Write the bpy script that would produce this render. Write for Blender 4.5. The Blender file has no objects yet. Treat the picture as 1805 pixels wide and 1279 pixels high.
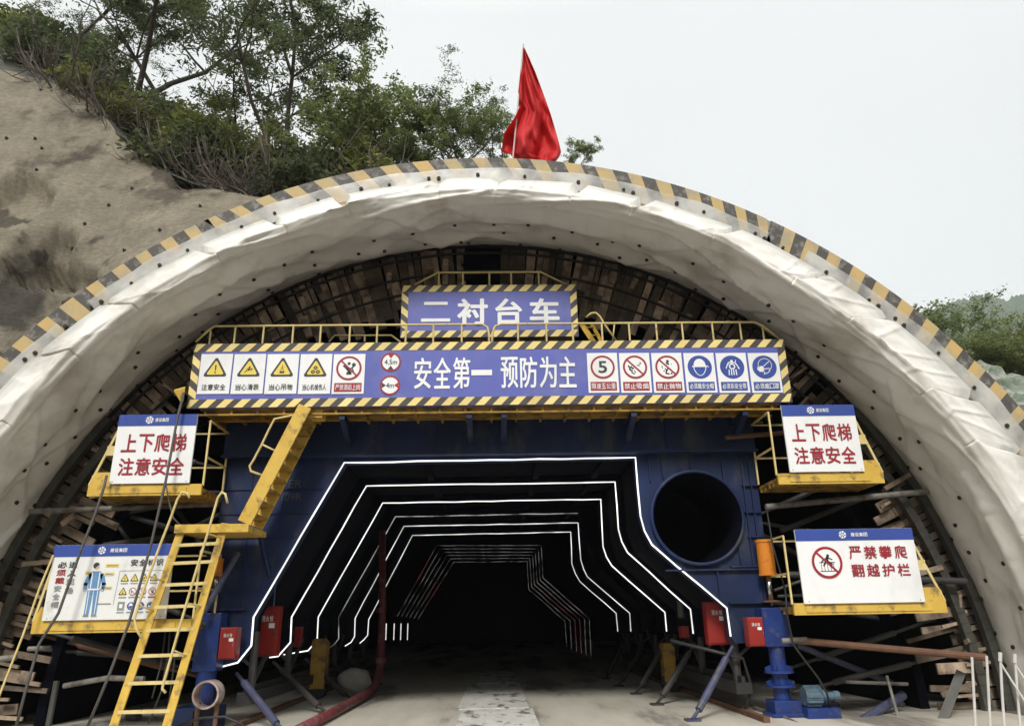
import bpy, bmesh, math, random
from mathutils import Vector, Matrix, noise
rad = math.radians
SC = bpy.context.scene
COL = SC.collection
# ------------------------------------------------------------------ camera
F_PX, CXP, CYP = 1304.0, 902.5, 639.5
PITCH, YAW, ROLL, EYE = rad(19.2), rad(1.5), rad(1.0), 1.6
fwd = Vector((math.sin(YAW)*math.cos(PITCH), math.cos(YAW)*math.cos(PITCH), math.sin(PITCH)))
right0 = Vector((math.cos(YAW), -math.sin(YAW), 0))
up0 = right0.cross(fwd)
cam_r = right0*math.cos(ROLL) - up0*math.sin(ROLL)
cam_u = right0*math.sin(ROLL) + up0*math.cos(ROLL)
cd = bpy.data.cameras.new('camera')
cam = bpy.data.objects.new('camera', cd)
COL.objects.link(cam)
m = Matrix((cam_r, cam_u, -fwd)).transposed().to_4x4()
m.translation = Vector((0, 0, EYE))
cam.matrix_world = m
cd.sensor_width = 36
cd.lens = F_PX/1805*36
cd.clip_end = 3000
cd.clip_start = 0.05
SC.camera = cam


def ray(px, py):
    return cam_r*((px-CXP)/F_PX) - cam_u*((py-CYP)/F_PX) + fwd


def P(px, py, Y):
    """measured pixel of the photograph -> the point at the real distance Y along the tunnel axis"""
    d = ray(px, py)
    return Vector((0, 0, EYE)) + d*(Y/d.y)


def PB(px0, px1, py0, py1, Y):
    """lower left and upper right corner of an upright face at distance Y"""
    my = (py0+py1)/2
    mx_ = (px0+px1)/2
    x0, x1 = P(px0, my, Y).x, P(px1, my, Y).x
    return Vector((x0, Y, P(mx_, py1, Y).z)), Vector((x1, Y, P(mx_, py0, Y).z))


def G(px, py, z=0.0):
    d = ray(px, py)
    return Vector((0, 0, EYE)) + d*((z-EYE)/d.z)


# ------------------------------------------------------------------ world and sun (bright overcast)
SUN_EL, SUN_AZ = rad(43), rad(190)       # azimuth from +Y clockwise: behind the camera, a little left
wd = bpy.data.worlds.new('World')
SC.world = wd
wd.use_nodes = True
nt = wd.node_tree
for n in list(nt.nodes):
    nt.nodes.remove(n)
N = nt.nodes.new
out = N('ShaderNodeOutputWorld')
sky = N('ShaderNodeTexSky')
sky.sky_type = 'NISHITA'
sky.sun_disc = False
sky.sun_elevation = SUN_EL
sky.sun_rotation = SUN_AZ
b1 = N('ShaderNodeBackground')
b1.inputs['Strength'].default_value = 0.09
nt.links.new(sky.outputs[0], b1.inputs['Color'])
tc = N('ShaderNodeTexCoord')
sx = N('ShaderNodeSeparateXYZ')
nt.links.new(tc.outputs['Generated'], sx.inputs[0])
rp = N('ShaderNodeValToRGB')
rp.color_ramp.elements[0].position = 0.0
rp.color_ramp.elements[0].color = (.80, .828, .818, 1)
rp.color_ramp.elements[1].position = 1.0
rp.color_ramp.elements[1].color = (2.5, 2.5, 2.45, 1)
e = rp.color_ramp.elements.new(0.70)
e.color = (.83, .85, .842, 1)
nt.links.new(sx.outputs['Z'], rp.inputs[0])
nz = N('ShaderNodeTexNoise')
nz.inputs['Scale'].default_value = 2.2
nz.inputs['Detail'].default_value = 4
nt.links.new(tc.outputs['Generated'], nz.inputs['Vector'])
mr = N('ShaderNodeMapRange')
mr.inputs[1].default_value = .3
mr.inputs[2].default_value = .7
mr.inputs[3].default_value = .965
mr.inputs[4].default_value = 1.035
nt.links.new(nz.outputs['Fac'], mr.inputs[0])
vm = N('ShaderNodeVectorMath')
vm.operation = 'SCALE'
nt.links.new(rp.outputs[0], vm.inputs[0])
nt.links.new(mr.outputs[0], vm.inputs['Scale'])
b2 = N('ShaderNodeBackground')
nt.links.new(vm.outputs[0], b2.inputs['Color'])
b2.inputs['Strength'].default_value = 1.0
mx = N('ShaderNodeMixShader')
mx.inputs[0].default_value = .93
nt.links.new(b1.outputs[0], mx.inputs[1])
nt.links.new(b2.outputs[0], mx.inputs[2])
nt.links.new(mx.outputs[0], out.inputs['Surface'])
sl = bpy.data.lights.new('sun', 'SUN')
sl.energy = 2.8
sl.angle = rad(14)
sl.color = (1, .975, .935)
so = bpy.data.objects.new('sun', sl)
COL.objects.link(so)
sd = Vector((math.sin(SUN_AZ)*math.cos(SUN_EL), math.cos(SUN_AZ)*math.cos(SUN_EL), math.sin(SUN_EL)))
so.rotation_euler = sd.to_track_quat('Z', 'Y').to_euler()
so.location = (0, -20, 60)
SC.view_settings.view_transform = 'Standard'
SC.view_settings.look = 'None'
SC.view_settings.exposure = 0.25
SC.view_settings.gamma = 1
SC.cycles.max_bounces = 6
SC.cycles.diffuse_bounces = 3
SC.cycles.transparent_max_bounces = 8

# ------------------------------------------------------------------ helpers
rnd = random.Random(11)


class MB:
    def __init__(self):
        self.v, self.f, self.m, self.a = [], [], [], []
        self.tone = 0.5

    def face(self, idx, mi=0):
        self.f.append(tuple(idx))
        self.m.append(mi)
        self.a.append(self.tone)

    def add(self, pts):
        k = len(self.v)
        self.v.extend([tuple(p) for p in pts])
        return k

    def quad(self, a, b, c, d, mi=0):
        k = self.add((a, b, c, d))
        self.face((k, k+1, k+2, k+3), mi)

    def hexa(self, c8, mi=0):
        k = self.add(c8)
        for q in ((0, 3, 2, 1), (4, 5, 6, 7), (0, 1, 5, 4), (1, 2, 6, 5), (2, 3, 7, 6), (3, 0, 4, 7)):
            self.face([k+i for i in q], mi)

    def box(self, x0, x1, y0, y1, z0, z1, mi=0):
        self.hexa(((x0, y0, z0), (x1, y0, z0), (x1, y1, z0), (x0, y1, z0),
                   (x0, y0, z1), (x1, y0, z1), (x1, y1, z1), (x0, y1, z1)), mi)

    def bar(self, p, q, w, h, up=(0, 0, 1), mi=0):
        p, q = Vector(p), Vector(q)
        d = (q-p).normalized()
        up = Vector(up)
        s = d.cross(up)
        if s.length < 1e-4:
            s = d.cross(Vector((0, 1, 0)))
        s.normalize()
        u = s.cross(d)
        s, u = s*w/2, u*h/2
        self.hexa((p-s-u, p+s-u, p+s+u, p-s+u, q-s-u, q+s-u, q+s+u, q-s+u), mi)

    def tube(self, pts, r, n=8, mi=0, caps=True):
        pts = [Vector(p) for p in pts]
        rr = r if isinstance(r, (list, tuple)) else [r]*len(pts)
        prev = None
        rings = []
        for i, p in enumerate(pts):
            d = (pts[min(i+1, len(pts)-1)]-pts[max(i-1, 0)])
            if d.length < 1e-9:
                d = Vector((0, 0, 1))
            d.normalize()
            if prev is None:
                a = d.cross(Vector((0, 0, 1)))
                if a.length < .05:
                    a = d.cross(Vector((0, 1, 0)))
            else:
                a = prev - d*prev.dot(d)
            a.normalize()
            prev = a
            b = d.cross(a)
            rings.append(self.add([p+(a*math.cos(2*math.pi*j/n)+b*math.sin(2*math.pi*j/n))*rr[i] for j in range(n)]))
        for i in range(len(pts)-1):
            for j in range(n):
                k = (j+1) % n
                self.face((rings[i]+j, rings[i]+k, rings[i+1]+k, rings[i+1]+j), mi)
        if caps:
            self.face([rings[0]+j for j in reversed(range(n))], mi)
            self.face([rings[-1]+j for j in range(n)], mi)

    def prism(self, pts, y0, y1, mi=0):
        """polygon in the XZ plane extruded from y0 to y1"""
        n = len(pts)
        k = self.add([(p[0], y0, p[1]) for p in pts]+[(p[0], y1, p[1]) for p in pts])
        self.face([k+i for i in range(n)], mi)
        self.face([k+n+i for i in reversed(range(n))], mi)
        for i in range(n):
            j = (i+1) % n
            self.face((k+i, k+n+i, k+n+j, k+j), mi)

    def flat(self, pts, y, mi=0):
        k = self.add([(p[0], y, p[1]) for p in pts])
        self.face(range(k, k+len(pts)), mi)

    def mesh(self, name, mats, origin=Vector((0, 0, 0)), smooth=False):
        me = bpy.data.meshes.new(name)
        ox, oy, oz = origin
        me.from_pydata([(x-ox, y-oy, z-oz) for x, y, z in self.v], [], self.f)
        for mt in mats:
            me.materials.append(mt)
        me.polygons.foreach_set('material_index', self.m)
        at = me.attributes.new('tone', 'FLOAT', 'FACE')
        at.data.foreach_set('value', self.a)
        if smooth:
            me.polygons.foreach_set('use_smooth', [True]*len(self.f))
        me.update()
        return me


WL = {}


def tag(o, label=None, cat=None, group=None, kind=None):
    for k, v in (('label', label), ('category', cat), ('group', group), ('kind', kind)):
        if v:
            o[k] = v
    return o


def thing(name, loc, label, cat, group=None):
    o = bpy.data.objects.new(name, None)
    COL.objects.link(o)
    o.empty_display_size = .2
    o.location = loc
    WL[o] = Vector(loc)
    return tag(o, label, cat, group)


def obj(name, mb, mats, parent=None, label=None, cat=None, group=None, kind=None, smooth=False, origin=None, bevel=0):
    if not isinstance(mats, (list, tuple)):
        mats = [mats]
    if parent is not None:
        org = WL[parent]
    elif origin is not None:
        org = Vector(origin)
    else:
        xs, ys, zs = zip(*mb.v)
        org = Vector(((min(xs)+max(xs))/2, (min(ys)+max(ys))/2, min(zs)))
    me = mb.mesh(name, mats, org, smooth)
    o = bpy.data.objects.new(name, me)
    COL.objects.link(o)
    if parent is not None:
        o.parent = parent
        WL[o] = org
    else:
        o.location = org
        WL[o] = org
    if bevel:
        bv = o.modifiers.new('edge', 'BEVEL')
        bv.width = bevel
        bv.segments = 2
        bv.limit_method = 'ANGLE'
    return tag(o, label, cat, group, kind)


def dup(root, loc, rz=0.0, scale=1.0, label=None, group=None):
    r = root.copy()
    COL.objects.link(r)
    r.location = loc
    r.rotation_euler = (0, 0, rz)
    r.scale = (scale,)*3 if not isinstance(scale, tuple) else scale
    if label:
        r['label'] = label
    if group:
        r['group'] = group
    for ch in list(root.children):
        c = ch.copy()
        COL.objects.link(c)
        c.parent = r
        for g in list(ch.children):
            d = g.copy()
            COL.objects.link(d)
            d.parent = c
    return r


def fillmesh(outer, holes, y0, y1, bevel=0.0):
    """XZ outline with holes, extruded from y0 to y1, as an MB"""
    cu = bpy.data.curves.new('tmp', 'CURVE')
    cu.dimensions = '2D'
    cu.fill_mode = 'BOTH'
    cu.extrude = abs(y1-y0)/2
    for loop in [outer]+holes:
        s = cu.splines.new('POLY')
        s.points.add(len(loop)-1)
        for p, q in zip(s.points, loop):
            p.co = (q[0], q[1], 0, 1)
        s.use_cyclic_u = True
    o = bpy.data.objects.new('tmp', cu)
    COL.objects.link(o)
    bpy.context.view_layer.update()
    me = bpy.data.meshes.new_from_object(o.evaluated_get(bpy.context.evaluated_depsgraph_get()))
    mb = MB()
    yc = (y0+y1)/2
    mb.v = [(v.co.x, yc-v.co.z, v.co.y) for v in me.vertices]
    for p in me.polygons:
        mb.face(tuple(p.vertices))
    bpy.data.objects.remove(o)
    bpy.data.curves.remove(cu)
    bpy.data.meshes.remove(me)
    return mb


GC = {}


def glyphs(body, offset):
    key = (body, offset)
    if key not in GC:
        cu = bpy.data.curves.new('tmp', 'FONT')
        cu.body = body
        cu.size = 1
        cu.offset = offset
        cu.resolution_u = 3
        o = bpy.data.objects.new('tmp', cu)
        COL.objects.link(o)
        bpy.context.view_layer.update()
        me = bpy.data.meshes.new_from_object(o.evaluated_get(bpy.context.evaluated_depsgraph_get()))
        v = [(q.co.x, q.co.y) for q in me.vertices]
        f = [tuple(p.vertices) for p in me.polygons]
        bpy.data.objects.remove(o)
        bpy.data.curves.remove(cu)
        bpy.data.meshes.remove(me)
        x0, x1 = min(a for a, b in v), max(a for a, b in v)
        z0, z1 = min(b for a, b in v), max(b for a, b in v)
        GC[key] = ([((a-x0)/(x1-x0), (b-z0)/(z1-z0)) for a, b in v], f)
    return GC[key]


def write(mb, body, x0, x1, z0, z1, y, mi=0, offset=0.0):
    """flat lettering fitted to a box on the plane y (facing the viewer's side, -Y)"""
    v, f = glyphs(body, 0.0)
    w_ = offset*(x1-x0)/max(1, len(body))
    sh_ = [(0, 0)] if offset <= 0 else [(0, 0), (1, 0), (-1, 0), (0, 1), (0, -1), (.7, .7), (-.7, .7), (.7, -.7), (-.7, -.7)]
    xa, xb, za, zb_ = x0+w_, x1-w_, z0+w_, z1-w_
    for n_, (dx, dz) in enumerate(sh_):
        k = mb.add([(xa+a*(xb-xa)+dx*w_, y-.0004*n_, za+b*(zb_-za)+dz*w_) for a, b in v])
        for p in f:
            mb.face([k+i for i in p], mi)


def spaced(mb, body, x0, x1, z0, z1, y, mi=0, offset=0.0, gap=.2):
    n = len(body)
    w = (x1-x0)/(n+gap*(n-1))
    for i, ch in enumerate(body):
        if ch == ' ':
            continue
        a = x0+i*w*(1+gap)
        if ch == '一':
            write(mb, ch, a, a+w, z0+.44*(z1-z0), z0+.56*(z1-z0), y, mi, 0.0)
        else:
            write(mb, ch, a, a+w, z0, z1, y, mi, offset)


def circ(cx, cz, r, n=40, a0=0, a1=360):
    return [(cx+r*math.cos(rad(a0+(a1-a0)*i/n)), cz+r*math.sin(rad(a0+(a1-a0)*i/n))) for i in range(n if a1-a0 == 360 else n+1)]


def ring2(mb, cx, cz, r0, r1, y, mi, n=40):
    a, b = circ(cx, cz, r0, n), circ(cx, cz, r1, n)
    for i in range(n):
        j = (i+1) % n
        mb.flat((a[i], b[i], b[j], a[j]), y, mi)


def stroke(mb, pts, w, y, mi):
    for (x0, z0), (x1, z1) in zip(pts, pts[1:]):
        dx, dz = x1-x0, z1-z0
        L = math.hypot(dx, dz) or 1
        nx, nz_ = -dz/L*w/2, dx/L*w/2
        ex, ez = dx/L*w*.3, dz/L*w*.3
        mb.flat(((x0-ex-nx, z0-ez-nz_), (x1+ex-nx, z1+ez-nz_), (x1+ex+nx, z1+ez+nz_), (x0-ex+nx, z0-ez+nz_)), y, mi)


# ------------------------------------------------------------------ materials
def pm(name, base, base2=None, scale=4.0, rough=.6, metal=0.0, bump=0.0, bscale=30.0, dirt=None, dscale=2.0, damt=.5, dlo=.5, dhi=.65,
       stretch=(1, 1, 1), tone=0.0, spec=.4, coords='Object', detail=5):
    mt = bpy.data.materials.new(name)
    mt.use_nodes = True
    t = mt.node_tree
    bs = t.nodes['Principled BSDF']
    bs.inputs['Roughness'].default_value = rough
    bs.inputs['Metallic'].default_value = metal
    bs.inputs['Specular IOR Level'].default_value = spec
    co = t.nodes.new('ShaderNodeTexCoord')
    mp = t.nodes.new('ShaderNodeMapping')
    mp.inputs['Scale'].default_value = stretch
    t.links.new(co.outputs[coords], mp.inputs[0])

    def noise_(s, d=detail):
        n = t.nodes.new('ShaderNodeTexNoise')
        n.inputs['Scale'].default_value = s
        n.inputs['Detail'].default_value = d
        n.inputs['Roughness'].default_value = .62
        t.links.new(mp.outputs[0], n.inputs['Vector'])
        return n

    def mix(f, a, b, blend='MIX'):
        x = t.nodes.new('ShaderNodeMix')
        x.data_type = 'RGBA'
        x.blend_type = blend
        for sock, val in ((x.inputs[0], f), (x.inputs[6], a), (x.inputs[7], b)):
            if isinstance(val, (int, float)):
                sock.default_value = val
            elif isinstance(val, tuple):
                sock.default_value = (*val, 1) if len(val) == 3 else val
            else:
                t.links.new(val, sock)
        return x.outputs[2]

    def ramp(src, lo, hi):
        q = t.nodes.new('ShaderNodeMapRange')
        q.inputs[1].default_value = lo
        q.inputs[2].default_value = hi
        q.clamp = True
        t.links.new(src, q.inputs[0])
        return q.outputs[0]

    if base2 is None:
        base2 = tuple(c*.78 for c in base)
    c = mix(ramp(noise_(scale).outputs['Fac'], .35, .65), base, base2)
    if tone:
        at = t.nodes.new('ShaderNodeAttribute')
        at.attribute_name = 'tone'
        ml = t.nodes.new('ShaderNodeMapRange')
        ml.inputs[3].default_value = 1-tone
        ml.inputs[4].default_value = 1+tone
        t.links.new(at.outputs['Fac'], ml.inputs[0])
        vs = t.nodes.new('ShaderNodeVectorMath')
        vs.operation = 'SCALE'
        t.links.new(c, vs.inputs[0])
        t.links.new(ml.outputs[0], vs.inputs['Scale'])
        c = vs.outputs[0]
    if dirt is not None:
        f = ramp(noise_(dscale, 8).outputs['Fac'], dlo, dhi)
        mm = t.nodes.new('ShaderNodeMath')
        mm.operation = 'MULTIPLY'
        t.links.new(f, mm.inputs[0])
        mm.inputs[1].default_value = damt
        c = mix(mm.outputs[0], c, dirt)
    t.links.new(c, bs.inputs['Base Color'])
    if bump:
        bp = t.nodes.new('ShaderNodeBump')
        bp.inputs['Strength'].default_value = bump
        bp.inputs['Distance'].default_value = .02
        t.links.new(noise_(bscale).outputs['Fac'], bp.inputs['Height'])
        t.links.new(bp.outputs[0], bs.inputs['Normal'])
    rn = t.nodes.new('ShaderNodeMapRange')
    rn.inputs[3].default_value = max(.05, rough-.12)
    rn.inputs[4].default_value = min(1, rough+.15)
    t.links.new(noise_(scale*2.3).outputs['Fac'], rn.inputs[0])
    t.links.new(rn.outputs[0], bs.inputs['Roughness'])
    return mt


def emis(name, col, strength, vary=0.0):
    mt = bpy.data.materials.new(name)
    mt.use_nodes = True
    t = mt.node_tree
    for n in list(t.nodes):
        if n.type != 'OUTPUT_MATERIAL':
            t.nodes.remove(n)
    em = t.nodes.new('ShaderNodeEmission')
    em.inputs[0].default_value = (*col, 1)
    em.inputs[1].default_value = strength
    if vary:
        co = t.nodes.new('ShaderNodeTexCoord')
        n = t.nodes.new('ShaderNodeTexNoise')
        n.inputs['Scale'].default_value = .9 if strength > .5 else 2.5
        n.inputs['Detail'].default_value = 3
        t.links.new(co.outputs['Object'], n.inputs['Vector'])
        q = t.nodes.new('ShaderNodeMapRange')
        q.inputs[1].default_value = .38
        q.inputs[2].default_value = .62
        q.inputs[3].default_value = strength*(1-vary)
        q.inputs[4].default_value = strength*(1+vary)
        t.links.new(n.outputs['Fac'], q.inputs[0])
        t.links.new(q.outputs[0], em.inputs[1])
    t.links.new(em.outputs[0], t.nodes['Material Output'].inputs['Surface'])
    return mt


def leafmat(name, c, c2):
    mt = pm(name, c, c2, scale=.8, rough=.55, tone=.55, spec=.25)
    t = mt.node_tree
    bs = t.nodes['Principled BSDF']
    tr = t.nodes.new('ShaderNodeBsdfTranslucent')
    src = bs.inputs['Base Color'].links[0].from_socket
    t.links.new(src, tr.inputs['Color'])
    ms = t.nodes.new('ShaderNodeMixShader')
    ms.inputs[0].default_value = .42
    t.links.new(bs.outputs[0], ms.inputs[1])
    t.links.new(tr.outputs[0], ms.inputs[2])
    t.links.new(ms.outputs[0], t.nodes['Material Output'].inputs['Surface'])
    return mt


M = {}
M['floor'] = pm('tunnel_floor_mat', (.52, .485, .41), (.38, .35, .29), scale=.9, rough=.65, bump=.6, bscale=14, dirt=(.12, .108, .088), dscale=.9, damt=.7, dlo=.53, dhi=.62, stretch=(1, .2, 1))
M['ground'] = pm('ground_mat', (.19, .17, .14), (.13, .115, .095), scale=.35, rough=.75, bump=.5, bscale=7, dirt=(.13, .115, .09), dscale=.55, damt=.8, dlo=.5, dhi=.62, stretch=(1, .35, 1))
M['plate'] = pm('plate_mat', (.66, .64, .59), (.50, .485, .44), scale=2, rough=.55, bump=.3, dirt=(.09, .085, .075), dscale=3, damt=.85, dlo=.54, dhi=.60, stretch=(1, .5, 1))
M['shot'] = pm('shotcrete_mat', (.27, .238, .178), (.20, .176, .134), scale=.9, rough=.95, bump=1.0, bscale=22, dirt=(.06, .048, .042), dscale=.19, damt=.8, dlo=.53, dhi=.585, spec=.1)
M['soil'] = pm('soil_mat', (.07, .065, .035), (.035, .045, .02), scale=.6, rough=.95, bump=1, bscale=3)
M['bank'] = pm('bank_mat', (.10, .10, .09), (.06, .07, .05), scale=.5, rough=.95, bump=1, bscale=3)
M['concrete'] = pm('concrete_mat', (.33, .31, .27), (.24, .225, .195), scale=1.2, rough=.85, bump=.5)
M['rock'] = pm('rock_shaded', (.012, .011, .010), (.007, .007, .007), scale=1, rough=.95, bump=1, bscale=2)  # darkness of the bore put into the near-black wall colour
M['tape_y'] = pm('tape_yellow', (.56, .37, .14), (.46, .36, .17), scale=3, rough=.6, dirt=(.30, .28, .23), dscale=2.2, damt=.85, dlo=.48, dhi=.66)
M['tape_k'] = pm('tape_black', (.07, .062, .055), (.085, .078, .07), scale=5, rough=.6, dirt=(.27, .25, .22), dscale=6, damt=.85, dlo=.5, dhi=.66)
M['haz_y'] = pm('hazard_yellow', (.80, .66, .27), (.78, .58, .20), scale=2, rough=.5, tone=.12)
M['haz_k'] = pm('hazard_black', (.075, .065, .06), (.055, .05, .05), scale=2, rough=.5)
M['blue_sign'] = pm('sign_blue', (.115, .13, .45), (.10, .12, .40), scale=1.2, rough=.38, dirt=(.30, .30, .42), dscale=1.4, damt=.3, dlo=.5, dhi=.75, stretch=(1, 1, .6))
M['head_blue'] = pm('header_blue', (.045, .085, .36), (.04, .075, .30), scale=2, rough=.4)
M['white'] = pm('sign_white', (.86, .86, .85), (.80, .805, .80), scale=1.6, rough=.45, dirt=(.50, .47, .42), dscale=1.7, damt=.32, dlo=.5, dhi=.75, stretch=(1, 1, .5))
M['dirty_white'] = pm('sign_dirty_white', (.80, .80, .78), (.72, .72, .69), scale=1.5, rough=.5, dirt=(.33, .31, .27), dscale=3, damt=.5, dlo=.55, dhi=.75)
M['red_ink'] = pm('red_ink', (.36, .022, .035), (.30, .02, .03), scale=4, rough=.5)
M['black_ink'] = pm('black_ink', (.035, .035, .04), (.05, .05, .05), scale=4, rough=.5)
M['yellow_ink'] = pm('yellow_ink', (.80, .62, .10), (.76, .58, .10), scale=4, rough=.5)
M['cyan_ink'] = pm('print_blue', (.16, .32, .52), (.10, .22, .40), scale=9, rough=.5)
M['grey_ink'] = pm('print_grey', (.30, .31, .31), (.22, .23, .23), scale=9, rough=.5)
M['skin_ink'] = pm('print_skin', (.62, .45, .36), None, scale=9, rough=.5)
M['ypaint'] = pm('yellow_paint', (.68, .45, .085), (.58, .37, .06), scale=3, rough=.45, bump=.1, dirt=(.15, .10, .06), dscale=5, damt=.8, dlo=.53, dhi=.66)
M['ypale'] = pm('pale_yellow_paint', (.70, .58, .27), (.62, .47, .18), scale=5, rough=.5, dirt=(.2, .13, .06), dscale=9, damt=.7, dlo=.6, dhi=.7)
M['yrust'] = pm('worn_yellow_paint', (.42, .25, .04), (.30, .17, .03), scale=2, rough=.6, dirt=(.08, .055, .035), dscale=4, damt=.8, dlo=.48, dhi=.62)
M['bluesteel'] = pm('blue_steel', (.0042, .018, .084), (.0024, .010, .042), scale=.8, rough=.55, bump=.2, bscale=12, dirt=(.05, .056, .066), dscale=2.6, damt=.75, dlo=.52, dhi=.70, stretch=(1, 1, .45))
M['blue_shaded'] = pm('shaded_blue_steel', (.0025, .003, .008), (.0015, .0018, .004), scale=1.5, rough=.8, spec=.08)  # near-black copy of the blue steel, inner shade put into the colour
M['bluestrut'] = pm('strut_blue', (.06, .065, .13), (.04, .045, .09), scale=4, rough=.5, dirt=(.12, .11, .10), dscale=8, damt=.7)
M['darksteel'] = pm('dark_steel', (.03, .028, .027), (.018, .017, .017), scale=3, rough=.6, bump=.2)
M['rib'] = pm('rib_steel', (.075, .075, .062), (.05, .05, .044), scale=2, rough=.55, dirt=(.05, .035, .025), dscale=4, damt=.7)
M['pipe'] = pm('pipe_grey', (.24, .225, .20), (.15, .14, .125), scale=3, rough=.6, dirt=(.07, .05, .035), dscale=5, damt=.8, dlo=.48, dhi=.62)
M['pipedark'] = pm('pipe_dark', (.055, .05, .048), (.035, .033, .032), scale=3, rough=.6)
M['stone'] = pm('stone_grey', (.15, .14, .125), (.09, .085, .075), scale=3, rough=.9, bump=.6)
M['rust'] = pm('rusty_pipe', (.17, .085, .045), (.11, .055, .035), scale=4, rough=.75, bump=.3)
M['wood'] = pm('plank_wood', (.33, .255, .185), (.17, .125, .09), scale=5, rough=.85, bump=.4, bscale=14, tone=.75, dirt=(.05, .035, .025), dscale=3, damt=.7)
M['cable'] = pm('cable_grey', (.10, .092, .085), (.07, .065, .06), scale=6, rough=.55)
M['cableblack'] = pm('cable_black', (.022, .022, .022), None, scale=6, rough=.5)
M['redbox'] = pm('cabinet_red', (.30, .022, .016), (.24, .018, .014), scale=3, rough=.4, dirt=(.12, .05, .04), dscale=6, damt=.5, dlo=.58)
M['redpipe'] = pm('fire_pipe_red', (.17, .03, .035), (.12, .022, .027), scale=3, rough=.5, dirt=(.2, .17, .15), dscale=5, damt=.5)
M['orange'] = pm('orange_paint', (.66, .22, .02), (.58, .19, .02), scale=3, rough=.4, dirt=(.2, .09, .03), dscale=8, damt=.5, dlo=.58)
M['chrome'] = pm('piston_steel', (.62, .62, .60), None, scale=3, rough=.22, metal=1)
M['jackblue'] = pm('jack_blue', (.016, .042, .20), (.011, .028, .13), scale=2, rough=.4, dirt=(.09, .09, .1), dscale=5, damt=.6, dlo=.55)
M['motor'] = pm('motor_blue', (.09, .15, .20), (.07, .12, .16), scale=4, rough=.5, dirt=(.06, .06, .06), dscale=6, damt=.7)
M['flag'] = leafmat('flag_red', (.74, .05, .052), (.68, .04, .044))
M['polewhite'] = pm('pole_white', (.6, .58, .55), (.5, .48, .45), scale=4, rough=.5)
M['bark'] = pm('bark', (.085, .068, .05), (.05, .042, .034), scale=5, rough=.95, bump=.6)
M['twig'] = pm('bare_twig', (.17, .145, .12), (.10, .085, .07), scale=5, rough=.9)
M['leaf_dark'] = leafmat('leaf_dark', (.115, .14, .06), (.08, .10, .048))
M['leaf_mid'] = leafmat('leaf_mid', (.23, .27, .10), (.155, .19, .075))
M['leaf_olive'] = leafmat('leaf_olive', (.19, .20, .05), (.13, .15, .04))
M['net'] = pm('dust_net', (.20, .225, .175), (.10, .125, .09), scale=1.6, rough=.85, bump=1, bscale=7, dirt=(.30, .30, .265), dscale=1.3, damt=.8, dlo=.5, dhi=.6, stretch=(1, 1, 2.2))
M['forest'] = pm('forest_far', (.06, .085, .035), (.03, .05, .022), scale=.05, rough=1, bump=1, bscale=.25)
M['led'] = emis('led_white', (1, .985, .95), 1.25, .3)
M['led_mid'] = emis('led_white_mid', (1, .985, .95), .8, .5)
M['led_dim'] = emis('led_white_dim', (1, .97, .93), .22, .8)
M['led_far'] = emis('led_far', (1, .95, .93), .055, .95)
M['led_far_red'] = emis('led_far_red', (1, .30, .35), .05, .7)
M['nail'] = pm('nail_dark', (.045, .035, .028), None, scale=8, rough=.7)

# clear plastic film over the stripe
t = bpy.data.materials.new('film_mat')
t.use_nodes = True
M['film'] = t
t = t.node_tree
bs = t.nodes['Principled BSDF']
bs.inputs['Base Color'].default_value = (.62, .61, .57, 1)
bs.inputs['Roughness'].default_value = .3
tb_ = t.nodes.new('ShaderNodeBsdfTransparent')
mxs = t.nodes.new('ShaderNodeMixShader')
co = t.nodes.new('ShaderNodeTexCoord')
n1 = t.nodes.new('ShaderNodeTexNoise')
n1.inputs['Scale'].default_value = 1.6
n1.inputs['Detail'].default_value = 5
t.links.new(co.outputs['Object'], n1.inputs['Vector'])
q_ = t.nodes.new('ShaderNodeMapRange')
q_.inputs[1].default_value = .35
q_.inputs[2].default_value = .65
q_.inputs[3].default_value = .28
q_.inputs[4].default_value = .8
t.links.new(n1.outputs['Fac'], q_.inputs[0])
t.links.new(q_.outputs[0], mxs.inputs[0])
t.links.new(tb_.outputs[0], mxs.inputs[1])
t.links.new(bs.outputs[0], mxs.inputs[2])
t.links.new(mxs.outputs[0], t.nodes['Material Output'].inputs['Surface'])

# sprayed slope: brown eroded patches where the coat has fallen off, and the fine horizontal net
t = M['shot'].node_tree
bs = t.nodes['Principled BSDF']
src = bs.inputs['Base Color'].links[0].from_socket
ge = t.nodes.new('ShaderNodeNewGeometry')
n1 = t.nodes.new('ShaderNodeTexNoise')
n1.inputs['Scale'].default_value = .55
n1.inputs['Detail'].default_value = 7
t.links.new(ge.outputs['Position'], n1.inputs['Vector'])
ad = t.nodes.new('ShaderNodeMix')
ad.data_type = 'VECTOR'
ad.blend_type = 'ADD' if hasattr(ad, 'blend_type') else 'MIX'
va = t.nodes.new('ShaderNodeVectorMath')
va.operation = 'MULTIPLY_ADD'
t.links.new(n1.outputs['Color'], va.inputs[0])
va.inputs[1].default_value = (4.6, 4.6, 4.6)
va.inputs[2].default_value = (-2.3, -2.3, -2.3)
vb = t.nodes.new('ShaderNodeVectorMath')
vb.operation = 'ADD'
t.links.new(ge.outputs['Position'], vb.inputs[0])
t.links.new(va.outputs[0], vb.inputs[1])
t.nodes.remove(ad)
prev = src
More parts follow.
